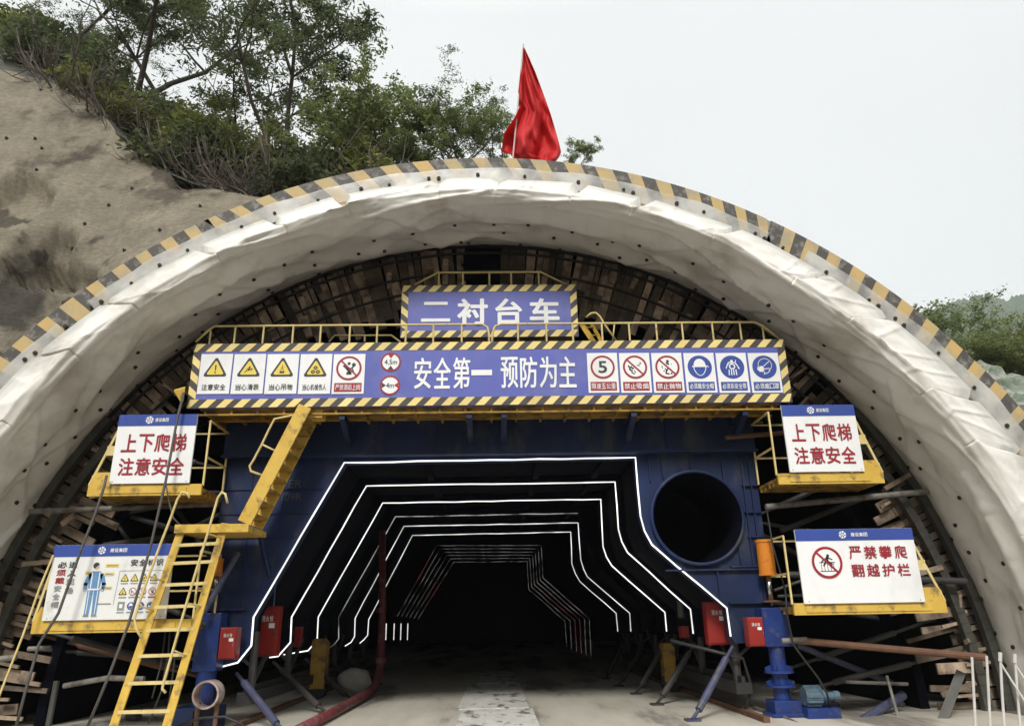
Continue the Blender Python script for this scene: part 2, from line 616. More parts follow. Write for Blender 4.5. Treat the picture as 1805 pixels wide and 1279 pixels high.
for (px, py, Y, rr_, colr) in ((8, 500, 16.2, 1.9, (.075, .068, .058)), (52, 415, 17.2, .8, (.085, .073, .06)), (3, 345, 18, .9, (.10, .085, .066)), (250, 268, 19.3, .5, (.12, .105, .07)), (335, 302, 19, .8, (.12, .10, .08))):
    c_ = P(px, py, Y)
    ds = t.nodes.new('ShaderNodeVectorMath')
    ds.operation = 'DISTANCE'
    t.links.new(vb.outputs[0], ds.inputs[0])
    ds.inputs[1].default_value = c_
    q_ = t.nodes.new('ShaderNodeMapRange')
    q_.inputs[1].default_value = rr_*1.12
    q_.inputs[2].default_value = rr_*.92
    t.links.new(ds.outputs['Value'], q_.inputs[0])
    xm = t.nodes.new('ShaderNodeMix')
    xm.data_type = 'RGBA'
    t.links.new(q_.outputs[0], xm.inputs[0])
    t.links.new(prev, xm.inputs[6])
    xm.inputs[7].default_value = (*colr, 1)
    prev = xm.outputs[2]
mpz = t.nodes.new('ShaderNodeMapping')
mpz.inputs['Scale'].default_value = (1.5, 1.0, .45)
t.links.new(ge.outputs['Position'], mpz.inputs[0])
wv = t.nodes.new('ShaderNodeTexNoise')
wv.inputs['Scale'].default_value = 1.6
wv.inputs['Detail'].default_value = 14
wv.inputs['Roughness'].default_value = .82
t.links.new(mpz.outputs[0], wv.inputs['Vector'])
wr = t.nodes.new('ShaderNodeMapRange')
wr.inputs[1].default_value = .32
wr.inputs[2].default_value = .66
wr.inputs[3].default_value = .76
wr.inputs[4].default_value = 1.12
t.links.new(wv.outputs['Fac'], wr.inputs[0])
vs = t.nodes.new('ShaderNodeVectorMath')
vs.operation = 'SCALE'
t.links.new(prev, vs.inputs[0])
t.links.new(wr.outputs[0], vs.inputs['Scale'])
nf = t.nodes.new('ShaderNodeTexNoise')
nf.inputs['Scale'].default_value = 5.5
nf.inputs['Detail'].default_value = 8
nf.inputs['Roughness'].default_value = .8
mpf = t.nodes.new('ShaderNodeMapping')
mpf.inputs['Scale'].default_value = (1, 1, 2.6)
mpf.inputs['Rotation'].default_value = (0, rad(18), 0)
t.links.new(ge.outputs['Position'], mpf.inputs[0])
t.links.new(mpf.outputs[0], nf.inputs['Vector'])
rf_ = t.nodes.new('ShaderNodeMapRange')
rf_.inputs[1].default_value = .35
rf_.inputs[2].default_value = .65
rf_.inputs[3].default_value = .72
rf_.inputs[4].default_value = 1.2
t.links.new(nf.outputs['Fac'], rf_.inputs[0])
vs2 = t.nodes.new('ShaderNodeVectorMath')
vs2.operation = 'SCALE'
t.links.new(vs.outputs[0], vs2.inputs[0])
t.links.new(rf_.outputs[0], vs2.inputs['Scale'])
t.links.new(vs2.outputs[0], bs.inputs['Base Color'])
b2p = t.nodes.new('ShaderNodeBump')
b2p.inputs['Strength'].default_value = .5
b2p.inputs['Distance'].default_value = .10
t.links.new(wv.outputs['Fac'], b2p.inputs['Height'])
t.links.new(bs.inputs['Normal'].links[0].from_socket, b2p.inputs['Normal'])
t.links.new(b2p.outputs[0], bs.inputs['Normal'])

# membrane: white plastic felt with film band and stains
mt = pm('membrane_mat', (.76, .735, .68), (.67, .645, .585), scale=.9, rough=.38, bump=.55, bscale=3.2, dirt=(.36, .32, .26), dscale=.9, damt=.7, dlo=.50, dhi=.74)
M['membrane'] = mt
t = mt.node_tree
bs = t.nodes['Principled BSDF']
src = bs.inputs['Base Color'].links[0].from_socket
at = t.nodes.new('ShaderNodeAttribute')
at.attribute_name = 'film'
mixn = t.nodes.new('ShaderNodeMix')
mixn.data_type = 'RGBA'
t.links.new(at.outputs['Fac'], mixn.inputs[0])
t.links.new(src, mixn.inputs[6])
mixn.inputs[7].default_value = (.36, .36, .34, 1)
t.links.new(mixn.outputs[2], bs.inputs['Base Color'])

# ================================================================== SETTING
def sheet(name, rows, mat, sub=6, amp=.0, fr=.5, kind='structure', smooth=True, label=None, cat=None, vary=None, dents=()):
    """rows of control points -> smooth grid with a noise relief"""
    nr, nc = len(rows), len(rows[0])
    mb = MB()
    R_, C_ = (nr-1)*sub+1, (nc-1)*sub+1

    def cr(p0, p1, p2, p3, t):
        return .5*((2*p1)+(p2-p0)*t+(2*p0-5*p1+4*p2-p3)*t*t+(3*p1-p0-3*p2+p3)*t**3)

    def along(pts, u):
        i = min(int(u), len(pts)-2)
        q = [pts[max(i-1, 0)], pts[i], pts[i+1], pts[min(i+2, len(pts)-1)]]
        return cr(*q, u-i)
    for r in range(R_):
        u = r/sub
        i = min(int(u), nr-2)
        row = [Vector(rows[i][c]).lerp(Vector(rows[i+1][c]), u-i) for c in range(nc)]
        for c in range(C_):
            p = along(row, c/sub)
            d = Vector((noise.noise(p*fr), noise.noise(p*fr+Vector((7, 3, 1))), noise.noise(p*fr+Vector((1, 9, 4)))))
            d += .4*Vector((0, noise.noise(p*fr*3.1), noise.noise(p*fr*3.1+Vector((3, 3, 3)))))
            d += .14*Vector((0, noise.noise(p*fr*8), noise.noise(p*fr*8+Vector((3, 3, 3)))))
            a = amp if vary is None else amp*vary(r/(R_-1), c/(C_-1))
            for (dc_, dr_, dd_) in dents:
                w_ = (p-dc_).length + .8*noise.noise(p*.9)+.35*noise.noise(p*2.6)
                f_ = max(0, min(1, (dr_-w_)/.22))
                d = d+Vector((0, dd_*f_/max(a, .01), -.15*f_/max(a, .01)))
            mb.add([p+d*a])
    for r in range(R_-1):
        for c in range(C_-1):
            k = r*C_+c
            mb.face((k, k+1, k+C_+1, k+C_))
    return obj(name, mb, mat, kind=kind, smooth=smooth, label=label, cat=cat)


g = MB()
nx_ = 60
xs_ = [-1000+2000*i/nx_ for i in range(nx_+1)]
ys_ = [-1000+2000*i/nx_ for i in range(nx_+1)]
for y in ys_:
    g.add([(x, y, 0) for x in xs_])
for r in range(nx_):
    for c in range(nx_):
        k = r*(nx_+1)+c
        g.face((k, k+1, k+nx_+2, k+nx_+1))
obj('ground', g, M['ground'], kind='structure')


tf = MB()
tf.box(-8.6, 8.6, 10.5, 61, -.3, .003)
obj('tunnel_floor', tf, M['floor'], kind='structure')


def ext(x, R_=10.8):
    return -.85+math.sqrt(max(0, R_*R_-(x+.09)**2))


crest = [Vector((-34, 26, 27)), Vector((-24, 23, 23.5)), P(0, 120, 21), P(100, 152, 20.5), P(180, 203, 20), P(232, 264, 19.5), P(330, 318, 19),
         P(440, 347, 18.5), P(520, 350, 18), P(620, 328, 17.8), P(760, 310, 17.8), P(900, 304, 17.8), P(1030, 308, 17.8), P(1200, 362, 17.5),
         P(1400, 455, 17), P(1600, 585, 16.5), P(1750, 780, 16.5), Vector((19, 18, 3))]
base = [Vector((-22, 4, -.5)), Vector((-17, 9, -.5)), Vector((-12.6, 13.3, -.5)), Vector((-12.0, 13.9, -.5)), Vector((-11.4, 14.3, -.5)), Vector((-11.0, 14.6, -.5))]
for i in range(6, len(crest)):
    x = crest[i].x*1.06-.3 if crest[i].x < 0 else crest[i].x*1.04+.3
    if abs(x) < 10.4:
        base.append(Vector((x, 15.0, ext(x))))
    else:
        base.append(Vector((max(x, 10.9), 15.2, -.5)))
shot_rows = [base]
for k in (1, 2, 3):
    u = k/4
    shot_rows.append([b.lerp(c, u)+Vector((0, -.35*math.sin(u*3.14), .25*math.sin(u*3.14))) for b, c in zip(base, crest)])
shot_rows.append(crest)
sheet('shotcrete_slope', shot_rows, M['shot'], sub=16, amp=.27, fr=.5, vary=lambda u, v: .3+.9*math.sin(min(1, u*1.15)*3.14),
      dents=[(P(8, 500, 16.2), 1.9, .55), (P(52, 415, 17.2), .85, .4), (P(3, 345, 18), .9, .4), (P(335, 302, 19), .7, .3)])
back = [Vector((-45, 40, 44)), Vector((-36, 36, 38)), P(0, 18, 31), P(62, 44, 30), P(172, 104, 29), P(240, 175, 28), P(330, 240, 27), P(440, 300, 26),
        P(520, 345, 25), P(620, 332, 25), P(760, 315, 25), P(900, 306, 25), P(1030, 312, 25), P(1200, 370, 24), P(1400, 465, 24), P(1600, 600, 24),
        P(1750, 790, 24), Vector((24, 26, 4))]
mid = [c.lerp(b, .4)-Vector((0, 0, .2)) for c, b in zip(crest, back)]
far_ = [b+Vector((0, 45, -6)) for b in back]
lip_ = [c+Vector((0, -.02, -.04)) for c in crest]
sheet('hill_ground', [lip_, mid, back, far_], M['bank'], sub=6, amp=.12, fr=.4, vary=lambda u, v: 0 if u == 0 else 1)
ntop = [P(1480, 640, 38), P(1600, 660, 36), P(1680, 646, 34.5), P(1722, 640, 33.5), P(1765, 647, 33), P(1805, 652, 32.5), P(1920, 648, 31.5), P(2150, 640, 30)]
nbot = [p+Vector((-2, -12, -p.z-.4)) for p in ntop]
net_rows = [nbot]
for k in (1, 2, 3):
    net_rows.append([b.lerp(c, k/4)+Vector((0, -.3, .5))*math.sin(k/4*3.14) for b, c in zip(nbot, ntop)])
net_rows.append(ntop)
sheet('dust_net_slope', net_rows, M['net'], sub=14, amp=.5, fr=.9)
nb = [p+Vector((3, 12, 1.5)) for p in ntop]
nb2 = [p+Vector((25, 60, 0)) for p in ntop]
sheet('right_hill_ground', [[p-Vector((0, 0, .1)) for p in ntop], nb, nb2], M['soil'], sub=4, amp=.15)
# unseen hill added behind the viewer to block low sky light from the arch
orow = [[Vector((x, y, z+(4 if abs(x) < 90 else 0))) for x in range(-320, 321, 40)] for y, z in ((-34, -1), (-52, 13), (-85, 32), (-130, 52), (-200, 58))]
sheet('light_blocking_hill', orow, M['soil'], sub=4, amp=3.0, fr=.06)
# far wooded mountain
mt_ = MB()
MX, MY = 220, 60
ridge_px = [(1450, 585), (1560, 575), (1610, 560), (1655, 541), (1690, 528), (1722, 516), (1745, 519), (1775, 526), (1800, 519), (1850, 528), (1930, 505), (2050, 520), (2300, 560)]


def ridge(px):
    for (a, b), (c, d) in zip(ridge_px, ridge_px[1:]):
        if a <= px <= c:
            return b+(d-b)*(px-a)/(c-a)
    return ridge_px[-1][1]


for j in range(MY):
    v = j/(MY-1)
    for i in range(MX):
        px = 1450+850*i/(MX-1)
        top = P(px, ridge(px), 800)
        p = Vector((top.x*(1-.12*(1-v)), 800-260*(1-v), -2+(top.z+2)*v**1.15))
        p.z += (noise.noise(p*.022)*20+noise.noise(p*.08)*9)*(.3+.7*(1-v)) + noise.noise(p*.3)*3.5 + rnd.uniform(-2, 2)
        mt_.add([p])
for j in range(MY-1):
    for i in range(MX-1):
        k = j*MX+i
        mt_.face((k, k+1, k+MX+1, k+MX))
obj('mountain', mt_, M['forest'], kind='structure', smooth=False)

# tunnel bore behind the end boards
tw = MB()
NT = 60
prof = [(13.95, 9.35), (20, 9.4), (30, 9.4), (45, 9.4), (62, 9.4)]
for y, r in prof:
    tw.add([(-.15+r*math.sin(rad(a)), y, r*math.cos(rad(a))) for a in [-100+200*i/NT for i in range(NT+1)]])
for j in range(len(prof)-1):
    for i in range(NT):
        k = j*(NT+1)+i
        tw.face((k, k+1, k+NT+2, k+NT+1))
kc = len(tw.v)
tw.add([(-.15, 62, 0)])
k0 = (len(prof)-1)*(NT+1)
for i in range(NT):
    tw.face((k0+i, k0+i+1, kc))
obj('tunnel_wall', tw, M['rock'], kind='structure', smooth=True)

# ================================================================== PORTAL
YF, YB = 12.2, 14.0
CO, CL, CI = (-.09, -.85, 10.88), (-.155, -.20, 9.22), (-.15, 0.0, 9.13)


def onc(c, t, dr=0.0):
    return Vector((c[0]+(c[2]+dr)*math.sin(t), 0, c[1]+(c[2]+dr)*math.cos(t)))


portal = thing('tunnel_portal', (0, 13, 0), 'tunnel portal arch draped in off-white membrane with a worn yellow and black edge', 'tunnel portal')
TM = rad(98)
cr_ = MB()
NA = 160
for i in range(NA+1):
    t = -TM+2*TM*i/NA
    a, b = onc(CO, t), onc(CL, t, .12)
    cr_.add([(a.x, 16.6, a.z), (a.x, YF, a.z), (b.x, YF+.03, b.z), (b.x, 12.6, b.z)])
for i in range(NA):
    for j in range(3):
        k = i*4+j
        cr_.face((k, k+4, k+5, k+1))
obj('concrete_ring', cr_, M['concrete'], portal)
# hazard stripe painted round the outer edge: slanted panels, alternating
tp = MB()
t = -TM
i = 0
rt = random.Random(5)
while t < TM:
    dt = (.245+rt.uniform(-.04, .04)+(.06 if abs(t) < .35 else 0))/10.88
    sl_ = .022 if abs(t) < .5 else .006
    d1, d0 = rt.uniform(-.01, .02), 0
    wd_ = .37+rt.uniform(-.02, .02)+ (.08 if t > 1.0 else 0)
    for s in range(2):
        ta, tb = t+dt*s/2, t+dt*(s+1)/2
        pts = []
        for tt, dr, sh in ((ta, 0.012, -sl_/2), (tb, 0.012, -sl_/2), (tb, -wd_-.28, sl_*1.2), (ta, -wd_-.28, sl_*1.2)):
            q = onc(CO, tt+sh, dr)
            pts.append((q.x, YF-.006, q.z))
        tp.quad(*pts, mi=i % 2)
        # return over the outer edge
        qa, qb = onc(CO, ta-sl_/2, .012), onc(CO, tb-sl_/2, .012)
        tp.quad((qa.x, YF-.006, qa.z), (qa.x, YF+.3, qa.z), (qb.x, YF+.3, qb.z), (qb.x, YF-.006, qb.z), mi=i % 2)
    t += dt
    i += 1
obj('hazard_stripe', tp, [M['tape_y'], M['tape_k']], portal)
# membrane
seams = []
a = -TM
rs = random.Random(3)
while a < TM:
    seams.append((a, rs.uniform(.18, .50) if rs.random() < .75 else .08, rs.uniform(.007, .015), rs.uniform(-.012, .012)))
    a += rs.uniform(1.0, 1.9)/10.2
folds = []
for k in range(58):
    folds.append((rs.uniform(-TM, TM), rs.choice((-1, 1))*rs.uniform(.002, .045), rs.uniform(.006, .030), rs.uniform(.8, 2.6)))
creases = []
for k in range(95):
    creases.append((rs.uniform(-TM, TM), rs.uniform(2.7, 4.6), rs.choice((-1, 1))*rs.uniform(.3, 9), rs.uniform(.05, .22), rs.uniform(.02, .065)))
film = []
mb_ = MB()
NS, NTT = 54, 1100


def memb(t, s):
    """s in metres along the profile from the outer hem"""
    notch = 0.0
    step = 0.0
    for (sa, dep, wid, sk) in seams:
        d = t-sa-sk*s
        if abs(d) < wid:
            notch = max(notch, dep*(1-abs(d)/wid))
        if 0 <= t-sa < .19:
            step = max(0, 1-(t-sa)/.10)
    w0 = .47+.05*noise.noise(Vector((t*9, 0, 0)))+(.07 if t > .95 else 0)
    A = onc(CO, t, -w0-notch)
    B = onc(CL, t, .17)
    C = onc(CL, t, .045)
    D = onc(CL, t, .0)
    E_ = onc(CI, t, .0)
    pts = [Vector((A.x, YF-.03, A.z)), Vector((B.x, YF-.24, B.z)), Vector((C.x, YF-.17, C.z)), Vector((D.x, YF-.02, D.z)),
           (D.lerp(E_, .45))+Vector((0, YF+.85, 0)), Vector((E_.x, YB+.06, E_.z))]
    return pts, step


TS = [-TM+2*TM*i/NTT for i in range(NTT+1)]
for (sa, dep, wid, sk) in seams:
    TS += [sa+f*wid for f in (-1.0, -.5, -.2, .2, .5, 1.0)]+[sa+f for f in (-.0026, -.0012, 0, .0012, .0026)]
TS = sorted(x for x in TS if -TM <= x <= TM)
NTT = len(TS)-1
for i in range(NTT+1):
    t = TS[i]
    pts, step = memb(t, 0)
    groove = max([0]+[1-abs(t-sa)/.0026 for (sa, dep, wid, sk) in seams])
    seg = [(q-p).length for p, q in zip(pts, pts[1:])]
    rn = Vector((math.sin(t), 0, math.cos(t)))
    shares = [14, 6, 5, 18, 22]
    col_ = []
    for j, nseg in enumerate(shares):
        for k in range(nseg):
            u = k/nseg
            p = pts[j].lerp(pts[j+1], u)
            col_.append((p, j+u))
    col_.append((pts[-1], 5.0))
    al = t*9.8
    for p, q in col_:
        wf = max(0, min(1, (q-1.2)/2))          # 0 on the face, 1 on the soffit
        nrm = (Vector((0, -1, 0))*(1-wf) - rn*wf)
        d = .022*noise.noise(Vector((al*.45, q*.8, 3)))+.010*noise.noise(Vector((al*1.9, q*1.8, 8)))
        d += .016*noise.noise(Vector((al*3.4, q*2.9, 31)))
        win = min(1, q*.8)*min(1, (5-q)*1.5)
        for sc_, sl2, off, amp_ in ((.22, .5, 21, .10), (.26, -.7, 47, .09), (.12, .08, 63, .09)):
            f1 = noise.noise(Vector((al*sc_+q*sl2, q*.22+al*.05, off)))
            d += amp_*max(0, 1-abs(f1)*9)**1.4*win*max(0, min(1, .3+2.2*noise.noise(Vector((al*.3, off, 5)))))
        if q > 2.2:
            d += .028*max(0, 1-abs(((al*1.15) % 1.0)-.5)*9)*noise.noise(Vector((al*.4, 9, q*.5)))*win
        if q > 2.3:
            for (ct, cq, cs, cl_, ca) in creases:
                if abs(t-ct) < cl_:
                    e_ = q-(cq+cs*(t-ct))
                    if -.30 < e_ < .12:
                        d += ca*(1+e_/.30 if e_ < 0 else 1-e_/.12)*(1-abs(t-ct)/cl_)*min(1, (5-q)*2.5)
        if q < 2.6:
            d += .05*step*min(1, q*1.5+.3)*(1-q/2.6)
        if q > 3:
            d += .07*math.sin((q-3)*math.pi)**2 + .05*math.sin(min(1, (q-3)/2)*math.pi)
        edge = 1.0 if q < 4.95 else .2
        if q < 2.7:
            d -= .055*groove*min(1, (2.7-q)*2)*max(0, .35+1.3*noise.noise(Vector((t*40, q, 2))))
            for (ft, fs_, fa_, fl_) in folds:
                dt_ = t-ft-fs_*q
                if -.011 < dt_ < .004 and q < fl_:
                    d += fa_*(1-abs(dt_+.0)/.011 if dt_ < 0 else 1-dt_/.004)*min(1, q*3+.3)*min(1, (fl_-q)*2)
        if q < .05:
            d = abs(d)*.3+.01-.08*groove
        p = p + nrm*(d*edge)
        mb_.add([p])
        film.append(.5 if q < .20+.12*noise.noise(Vector((al*.7, 0, 4))) else (.25 if q < .42 else 0.0))
ncol = len(col_)
for i in range(NTT):
    for j in range(ncol-1):
        k = i*ncol+j
        mb_.face((k, k+ncol, k+ncol+1, k+1))
mo = obj('membrane', mb_, M['membrane'], portal, smooth=True)
fa = mo.data.attributes.new('film', 'FLOAT', 'POINT')
fa.data.foreach_set('value', film)
fs = MB()
NFS = 520
for i in range(NFS+1):
    t = -TM+2*TM*i/NFS
    lo, hi = -.60, -.22-.06*noise.noise(Vector((t*14, 2, 0)))-.05*max(0, noise.noise(Vector((t*5, 9, 0))))
    for k in range(5):
        q = onc(CO, t, hi+(lo-hi)*k/4)
        fs.add([(q.x, YF-.016-.012*k/4-.012*abs(noise.noise(Vector((t*22, k*.6, 0)))), q.z)])
for i in range(NFS):
    if noise.noise(Vector((i*.045, 5, 1))) > .42:
        continue
    for k in range(4):
        j = i*5+k
        fs.face((j, j+5, j+6, j+1))
obj('film_strip', fs, M['film'], portal, smooth=True)
# nails with washers: face row, two soffit rows
wm = MB()
wm.tube([(0, .06, 0), (0, -.03, 0)], .055, 10)
wm.tube([(0, -.03, 0), (0, -.045, 0)], .022, 8)
wm_mesh = wm.mesh('washer', [M['nail']])


def nail(name, me, p, rot, s=1.0):
    o = bpy.data.objects.new(name, me)
    COL.objects.link(o)
    o.parent = portal
    o.location = p-WL[portal]
    o.rotation_euler = rot
    o.scale = (s, s, s)


from mathutils.bvhtree import BVHTree
MBV = BVHTree.FromPolygons([Vector(v) for v in mb_.v], [tuple(f) for f in mb_.f])
rs = random.Random(9)
a = -1.42
while a < 1.42:
    q = onc(CO, a, -.41-rs.uniform(-.03, .04))
    nail('washer', wm_mesh, Vector((q.x, YF-.03, q.z)), (0, rs.uniform(0, 6), 0), rs.uniform(.5, .7))
    if rs.random() < .15:
        q = onc(CO, a+.018, -.42)
        nail('washer', wm_mesh, Vector((q.x, YF-.03, q.z)), (0, 0, 0), .7)
    a += rs.uniform(.05, .1)
for yy, cc in ((.62, .35), (1.15, .65), (1.6, .9)):
    a = -1.5
    while a < 1.5:
        q = onc(CL, a).lerp(onc(CI, a), cc)
        th = math.atan2(q.x+.15, q.z)
        n_ = Vector((math.sin(th), 0, math.cos(th)))
        yq = YF+yy+rs.uniform(-.13, .13)
        ax = Vector((CI[0], yq, CI[1]))
        h = MBV.ray_cast(ax, n_)
        if h[0] is not None:
            nail('nail', wm_mesh, h[0]-n_*.005, (-Vector(n_)).to_track_quat('-Y', 'Z').to_euler(), .66)
        a += rs.uniform(.055, .135)

# flag on the crown
fr = thing('flag', P(905, 284, 12.7), 'red flag hanging from a thin leaning pole on the crown of the arch', 'flag')
pole = MB()
p0, p1 = P(903, 292, 12.7), P(922.5, 78, 12.7)
pole.tube([p0, p1], .017, 8)
obj('flagpole', pole, M['polewhite'], fr)
L_ = [(922.5, 84), (920, 105), (917, 130), (914, 155), (912, 178), (915, 190), (907, 207), (897, 222), (888, 236), (886, 250), (884, 268), (900, 272), (908, 285)]
R__ = [(924, 84), (934, 105), (944, 128), (954, 155), (964, 182), (971, 202), (977, 222), (982, 240), (986, 255), (989, 268), (986, 276), (980, 284), (975, 290)]
fl = MB()
NV, NU = 60, 40


def samp(L, v):
    u = v*(len(L)-1)
    i = min(int(u), len(L)-2)
    return L[i][0]+(L[i+1][0]-L[i][0])*(u-i), L[i][1]+(L[i+1][1]-L[i][1])*(u-i)


for j in range(NV+1):
    v = j/NV
    (lx, ly), (rx, ry) = samp(L_, v), samp(R__, v)
    for i in range(NU+1):
        u = i/NU
        px, py = lx+(rx-lx)*u, ly+(ry-ly)*u
        fold = v*(.20*math.sin(u*11+v*4+.6)+.10*math.sin(u*21-v*7)) + .05*math.sin(u*5-v*9)*v
        fold += .18*max(0, 1-abs(u-.25-.5*(v-.45))*7)*(1 if v > .45 else 0)*min(1, max(0, (v-.45)*5))
        fold += .05*math.sin(u*31+v*13)*v+.04*math.sin(u*17-v*23)
        fl.add([P(px, py, 12.7-fold*1.25)])
for j in range(NV):
    for i in range(NU):
        k = j*(NU+1)+i
        fl.face((k, k+1, k+NU+2, k+NU+1))
fo = obj('flag_cloth', fl, M['flag'], fr, smooth=True)
so_ = fo.modifiers.new('thick', 'SOLIDIFY')
so_.thickness = .003

# ================================================================== END BOARDS (timber bulkhead between membrane and steel shell)
bk = thing('timber_bulkhead', (0, 14, 0), 'end formwork of short dark timber planks packed round the arch inside the membrane', 'end formwork')


def rplank(mb, t, r0, r1, w, y, th, skew=0.0):
    d = Vector((math.sin(t+skew), 0, math.cos(t+skew)))
    c = Vector((CI[0], y, CI[1]))
    base_ = Vector((math.sin(t), 0, math.cos(t)))
    p, q = c+base_*r0, c+base_*r0+d*(r1-r0)
    mb.bar(p, q, th, w, up=d.cross(Vector((0, 1, 0))))


rp_ = random.Random(21)
secs = {'left': (-1.72, -.62), 'crown': (-.62, .62), 'right': (.62, 1.72)}
for nm, (ta, tb) in secs.items():
    mb = MB()
    t = ta
    while t < tb:
        w = rp_.uniform(.09, .21)
        tc_ = t+w/2/8.8
        crown_gap = -.055 < tc_ < .03
        mb.tone = rp_.random()**1.3
        if not crown_gap:
            if nm == 'crown':
                r1 = 9.16
                r0 = 7.75+rp_.uniform(-.25, .2)
                rplank(mb, tc_, r0, r1, w*.94, 14.12+rp_.uniform(-.05, .05), .04, rp_.uniform(-.03, .03))
                if rp_.random() < .5:
                    mb.tone = rp_.random()
                    rb = rp_.uniform(7.8, 8.7)
                    rplank(mb, tc_, rb, rb+rp_.uniform(.3, .6), w*.9, 14.02, .04, rp_.uniform(-.2, .2))
            else:
                if rp_.random() < .93:
                    rplank(mb, tc_, 8.52+rp_.uniform(-.06, .05), 9.16, w*.93, 14.12+rp_.uniform(-.05, .05), .045, rp_.uniform(-.05, .05))
                if rp_.random() < .8:
                    mb.tone = rp_.random()
                    rplank(mb, tc_+.002, 7.8+rp_.uniform(-.3, .45), 8.6+rp_.uniform(-.1, .1), w*rp_.uniform(.6, .95), 14.06+rp_.uniform(-.09, .07), .045, rp_.uniform(-.09, .09))
                if rp_.random() < .22:
                    mb.tone = min(1, .6+rp_.random()*.5)
                    rb = rp_.uniform(8.1, 8.6)
                    rplank(mb, tc_, rb, rb+rp_.uniform(.2, .45), .05, 13.93, .05, rp_.uniform(-.2, .2))
        t += w/8.8+.0012
    obj('plank_section', mb, M['wood'], bk)


def arcbar(r, t0, t1, y, w, h, n=40):
    mb = MB()
    for i in range(n):
        a, b = t0+(t1-t0)*i/n, t0+(t1-t0)*(i+1)/n
        pa = Vector((CI[0]+r*math.sin(a), y, CI[1]+r*math.cos(a)))
        pb = Vector((CI[0]+r*math.sin(b), y, CI[1]+r*math.cos(b)))
        dd = (pb-pa).normalized()*.004
        mb.bar(pa-dd, pb+dd, h, w, up=Vector((math.sin((a+b)/2), 0, math.cos((a+b)/2))))
    return mb


for sgn, t0 in ((-1, .93), (1, .93)):
    for r in (8.99, 8.62):
        mb = arcbar(r, sgn*t0, sgn*1.72, 13.86, .15, .14)
        obj('steel_rib', mb, M['rib'], bk)
for r in (8.92, 8.5, 8.15):
    obj('tie_bar', arcbar(r, -.98, .98, 13.96, .035, .05, 60), M['darksteel'], bk)
obj('gap_shade_strip', arcbar(9.11, -1.72, 1.72, 13.98, .07, .1, 120), M['darksteel'], bk)  # added dark strip, paints the black gap along the membrane edge
bx = MB()
bx.box(-.62, .12, 14.05, 14.5, 8.35, 9.0)
bx.box(-.66, .16, 14.02, 14.06, 8.66, 8.7)
obj('crown_hatch', bx, M['blue_shaded'], bk)

# ================================================================== LINING TROLLEY (blue steel gantry)
tr = thing('lining_trolley', (0, 14, 0), 'dark blue steel tunnel lining trolley with an angular passage and one round opening', 'lining trolley')
DR = [14.0, 16.35, 18.7, 21.0, 23.2, 25.5]
LEDPX = [
    [[(384, 1176), (419, 1167), (443, 1137), (447, 1087), (607, 815), (1120, 806), (1129, 909), (1136, 935), (1149, 959), (1281, 1071), (1288, 1121)]],
    [[(475, 1158), (490, 1156), (512, 1131), (514, 1087), (646, 856), (1084, 849), (1090, 932), (1096, 954), (1106, 973), (1217, 1073), (1222, 1116)]],
    [[(494, 1154), (543, 1146), (559, 1127), (561, 1087), (674.5, 886), (1059, 879.5), (1063, 963), (1069, 981), (1078.5, 996.5), (1172, 1078.5), (1175, 1112)]],
    [[(573, 1146), (588, 1136), (597, 1125), (597, 1087), (697, 910), (1019, 904)]],
    [[(608, 1138), (619, 1131), (625, 1121), (626, 1089), (712, 927), (1019, 921), (1024, 987), (1029, 1003), (1035.5, 1016), (1110, 1080), (1112, 1112)]],
    [[(634, 1133), (641, 1127), (648, 1119), (650, 1091), (727, 943), (1006, 937), (1008, 993), (1014, 1010), (1022, 1024), (1086, 1080), (1089, 1112)]],
]
PASS = [(-4.85, .92), (-4.51, .99), (-4.30, 1.27), (-4.31, 1.74), (-2.86, 4.50), (2.71, 4.53), (2.73, 3.42), (2.80, 3.12), (2.90, 2.89), (4.17, 1.76), (4.19, 1.25)]
XL, XR = -5.1, 5.0
HC, HR = (3.77, 3.37), .83
outl = [(XL, .86)]+PASS+[(4.24, 1.16), (XR, 1.16), (XR, 6.1), (XL, 6.1)]
obj('front_panel', fillmesh(outl, [circ(HC[0], HC[1], HR, 56)], 13.95, 14.3), M['bluesteel'], tr)
hb = MB()
hb.box(XL, XR, 13.82, 13.947, 4.62, 5.95)
hb.box(XL-.02, XR+.02, 13.74, 13.96, 4.575, 4.617)
obj('header_beam', hb, M['bluesteel'], tr)
def stiff(*a):
    q = MB()
    q.box(*a)
    obj('stiffener', q, M['bluesteel'], tr)


for z in (4.0, 3.55, 3.12, 2.65, 2.2):        # plate joints as thin proud flanges, left leg
    xr = -2.86-(4.5-z)*(1.45/2.76)-.1
    stiff(XL, xr, 13.925, 13.952, z-.012, z+.012)
stiff(XL, -4.42, 13.88, 13.952, 1.86, 1.89)
for x in (-4.55, -3.95):
    stiff(x-.01, x+.01, 13.93, 13.951, 1.92, 4.55)
for z, x0, x1 in ((2.42, 3.1, XR), (1.84, 4.2, XR), (2.47, 4.3, XR)):
    stiff(x0, x1, 13.87, 13.951, z-.014, z+.014)
for x, z0, z1 in ((2.95, 4.05, 4.55), (3.2, 4.12, 4.55), (3.75, 4.25, 4.55), (4.35, 4.05, 4.55), (4.72, 2.5, 4.55), (4.05, 1.9, 2.4), (4.86, 1.2, 4.5), (4.5, 2.5, 2.85)):
    stiff(x-.012, x+.012, 13.90, 13.951, z0, z1)
for z in (3.0, 3.45, 3.95):
    stiff(4.68, XR, 13.89, 13.951, z-.012, z+.012)
for x in (-3.9, -2.6, -1.1, .4, 1.9, 3.3, 4.4):
    stiff(x-.012, x+.012, 13.79, 13.825, 4.62, 5.9)
dc = MB()
n = 56
pr = [(13.86, HR+.05), (13.84, HR+.02), (13.86, HR-.008), (16.2, HR-.008)]
